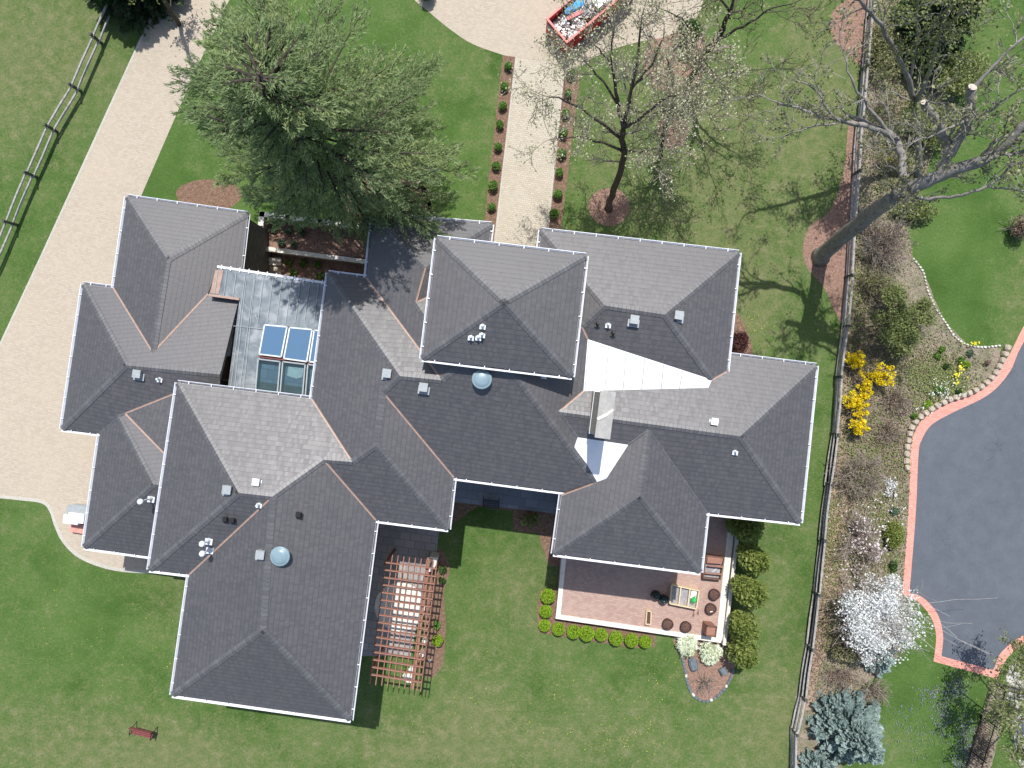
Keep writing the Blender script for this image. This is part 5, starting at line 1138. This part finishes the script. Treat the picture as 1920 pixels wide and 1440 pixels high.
B('yew', 'low green shrub below the bleached branch on the neighbouring lawn', 1720, 395, 46, 26, 1.0, 3200, .07, 'olive', stems=16, depth=1)
B('forsythia', 'single small yellow sprig under the leaning tree', 1665, 299, 9, 7, .8, 120, .06, 'yel', stems=6)
B('evergreen_shrub', 'dark rounded evergreen among mulch beyond the first blossom tree', 1290, 62, 28, 28, 1.8, 4200, .06, 'ever', stems=8)
B('maroon_shrub', 'maroon leafed shrub in shade at the top left fence end', 232, 12, 22, 18, 1.4, 2000, .06, 'maroonleaf', stems=12)
B('evergreen_shrub', 'green bush overhanging the top end of the left fence', 196, -6, 26, 22, 1.6, 2600, .07, 'ever', stems=10)
B('evergreen_shrub', 'clipped dark shrub at the top edge of the courtyard', 800, -14, 22, 16, 1.0, 2600, .05, 'ever', stems=8)
B('azalea', 'low reddish shrub by the curved white wall under the pine', 775, 392, 18, 13, .7, 1300, .06, 'brown', stems=10)
for x, y, r, mt, lab in ((1765, 655, 7, 'peren', 'fresh green clump highest in the flower bed'), (1758, 667, 8, 'peren', 'fresh green clump touching the olive bush edge'), (1819, 662, 9, 'greyleaf', 'blue green clump nearest the white stones'), (1802, 674, 9, 'peren', 'bright green clump above the daffodils'), (1813, 683, 8, 'lime', 'yellow green clump right of the daffodils'),
                        (1774, 686, 7, 'ever', 'small dark clump left of the daffodils'), (1797, 735, 8, 'ever', 'dark green clump by the tan blocks'), (1762, 731, 11, 'peren', 'wide green clump among the white flowers'), (1739, 758, 10, 'lime', 'yellow green clump below the white flowers'), (1715, 780, 7, 'peren', 'lowest small clump beside the tan blocks'), (1850, 680, 6, 'brown', 'dry brown clump by the top tan blocks')):
    B('perennial', lab, x, y, r, r, .35, 320, .055, mt, 'perennials in the flower bed', stems=4, cat='plant')
HARD = [inner, outer]
def flecks(name, label, cat, blobs, size, m, z=.03, parentkind='stuff', clip=None):
    C = []
    for x, y, rx, ry, n in blobs:
        C.append(np.stack([(RNG.normal(x, rx / 2, n) - 960) / K, (720 - RNG.normal(y, ry / 2, n)) / K, RNG.uniform(z * .7, z * 1.6, n)], 1))
    C = np.concatenate(C); C = C[[not inside((x * K + 960, 720 - y * K), outer) for x, y in C[:, :2]]]
    if clip: C = C[[any(inside((x * K + 960, 720 - y * K), c_) for c_ in clip) for x, y in C[:, :2]]]
    o = quads(name, leaf_quads(C, size, 1.1, flat=.8), RNG.random(len(C)), M[m]); return tag(o, label, cat, kind=parentkind)
flecks('daffodils', 'yellow daffodils dotted in the flower bed', 'flowers', [(1794, 690, 4, 9, 26), (1787, 702, 8, 4, 20), (1787, 716, 4, 6, 14), (1820, 645, 20, 3, 20), (1811, 708, 3, 3, 3)], .085, 'dand', .3)
flecks('white_flowers', 'small white flowers scattered in the flower bed', 'flowers', [(1765, 728, 34, 22, 90), (1715, 765, 20, 8, 16), (1640, 970, 60, 60, 110), (1600, 1070, 60, 30, 90)], .075, 'wht', .3)
flecks('bed_greens', 'low leafy ground cover in the border beds', 'ground cover', [(1770, 720, 60, 50, 2600), (1720, 700, 90, 90, 2600), (1600, 560, 50, 260, 3500), (1640, 850, 110, 90, 2600), (1640, 1010, 90, 110, 3200), (1690, 330, 60, 160, 3500), (1700, 60, 90, 110, 4000), (1560, 1180, 40, 120, 900), (1550, 1000, 30, 120, 1200)], .07, 'olive', .1, clip=(bord,))
flecks('dry_leaves', 'fallen brown leaves lying over the border beds', 'leaf litter', [(1620, 620, 60, 300, 4500), (1660, 850, 100, 110, 3500), (1620, 1040, 90, 120, 3500), (1530, 1200, 40, 140, 1800), (1700, 690, 130, 70, 2600), (1680, 250, 70, 200, 4000), (1840, 1390, 30, 70, 900)], .07, 'brown', .06, clip=(bord, [(1856, 1278), (1893, 1288), (1848, 1470), (1795, 1470)]))
flecks('dandelions', 'tiny yellow dandelions in the lawns', 'flowers', [(1410, 612, 30, 20, 40), (1190, 1380, 90, 50, 90), (1240, 1290, 80, 80, 50), (860, 1330, 120, 90, 40), (250, 1180, 240, 120, 45), (1790, 1290, 110, 120, 40), (1030, 1350, 120, 90, 50), (1420, 690, 30, 8, 30)], .034, 'dand', .04)
flecks('violets', 'patches of pale violet flowers in the lower right lawn', 'flowers', [(1790, 1290, 26, 26, 260), (1765, 1340, 22, 50, 300), (1808, 1380, 20, 60, 420), (1740, 1300, 22, 16, 120), (1795, 1440, 30, 30, 200), (1700, 1360, 60, 60, 200)], .06, 'violet', .05)
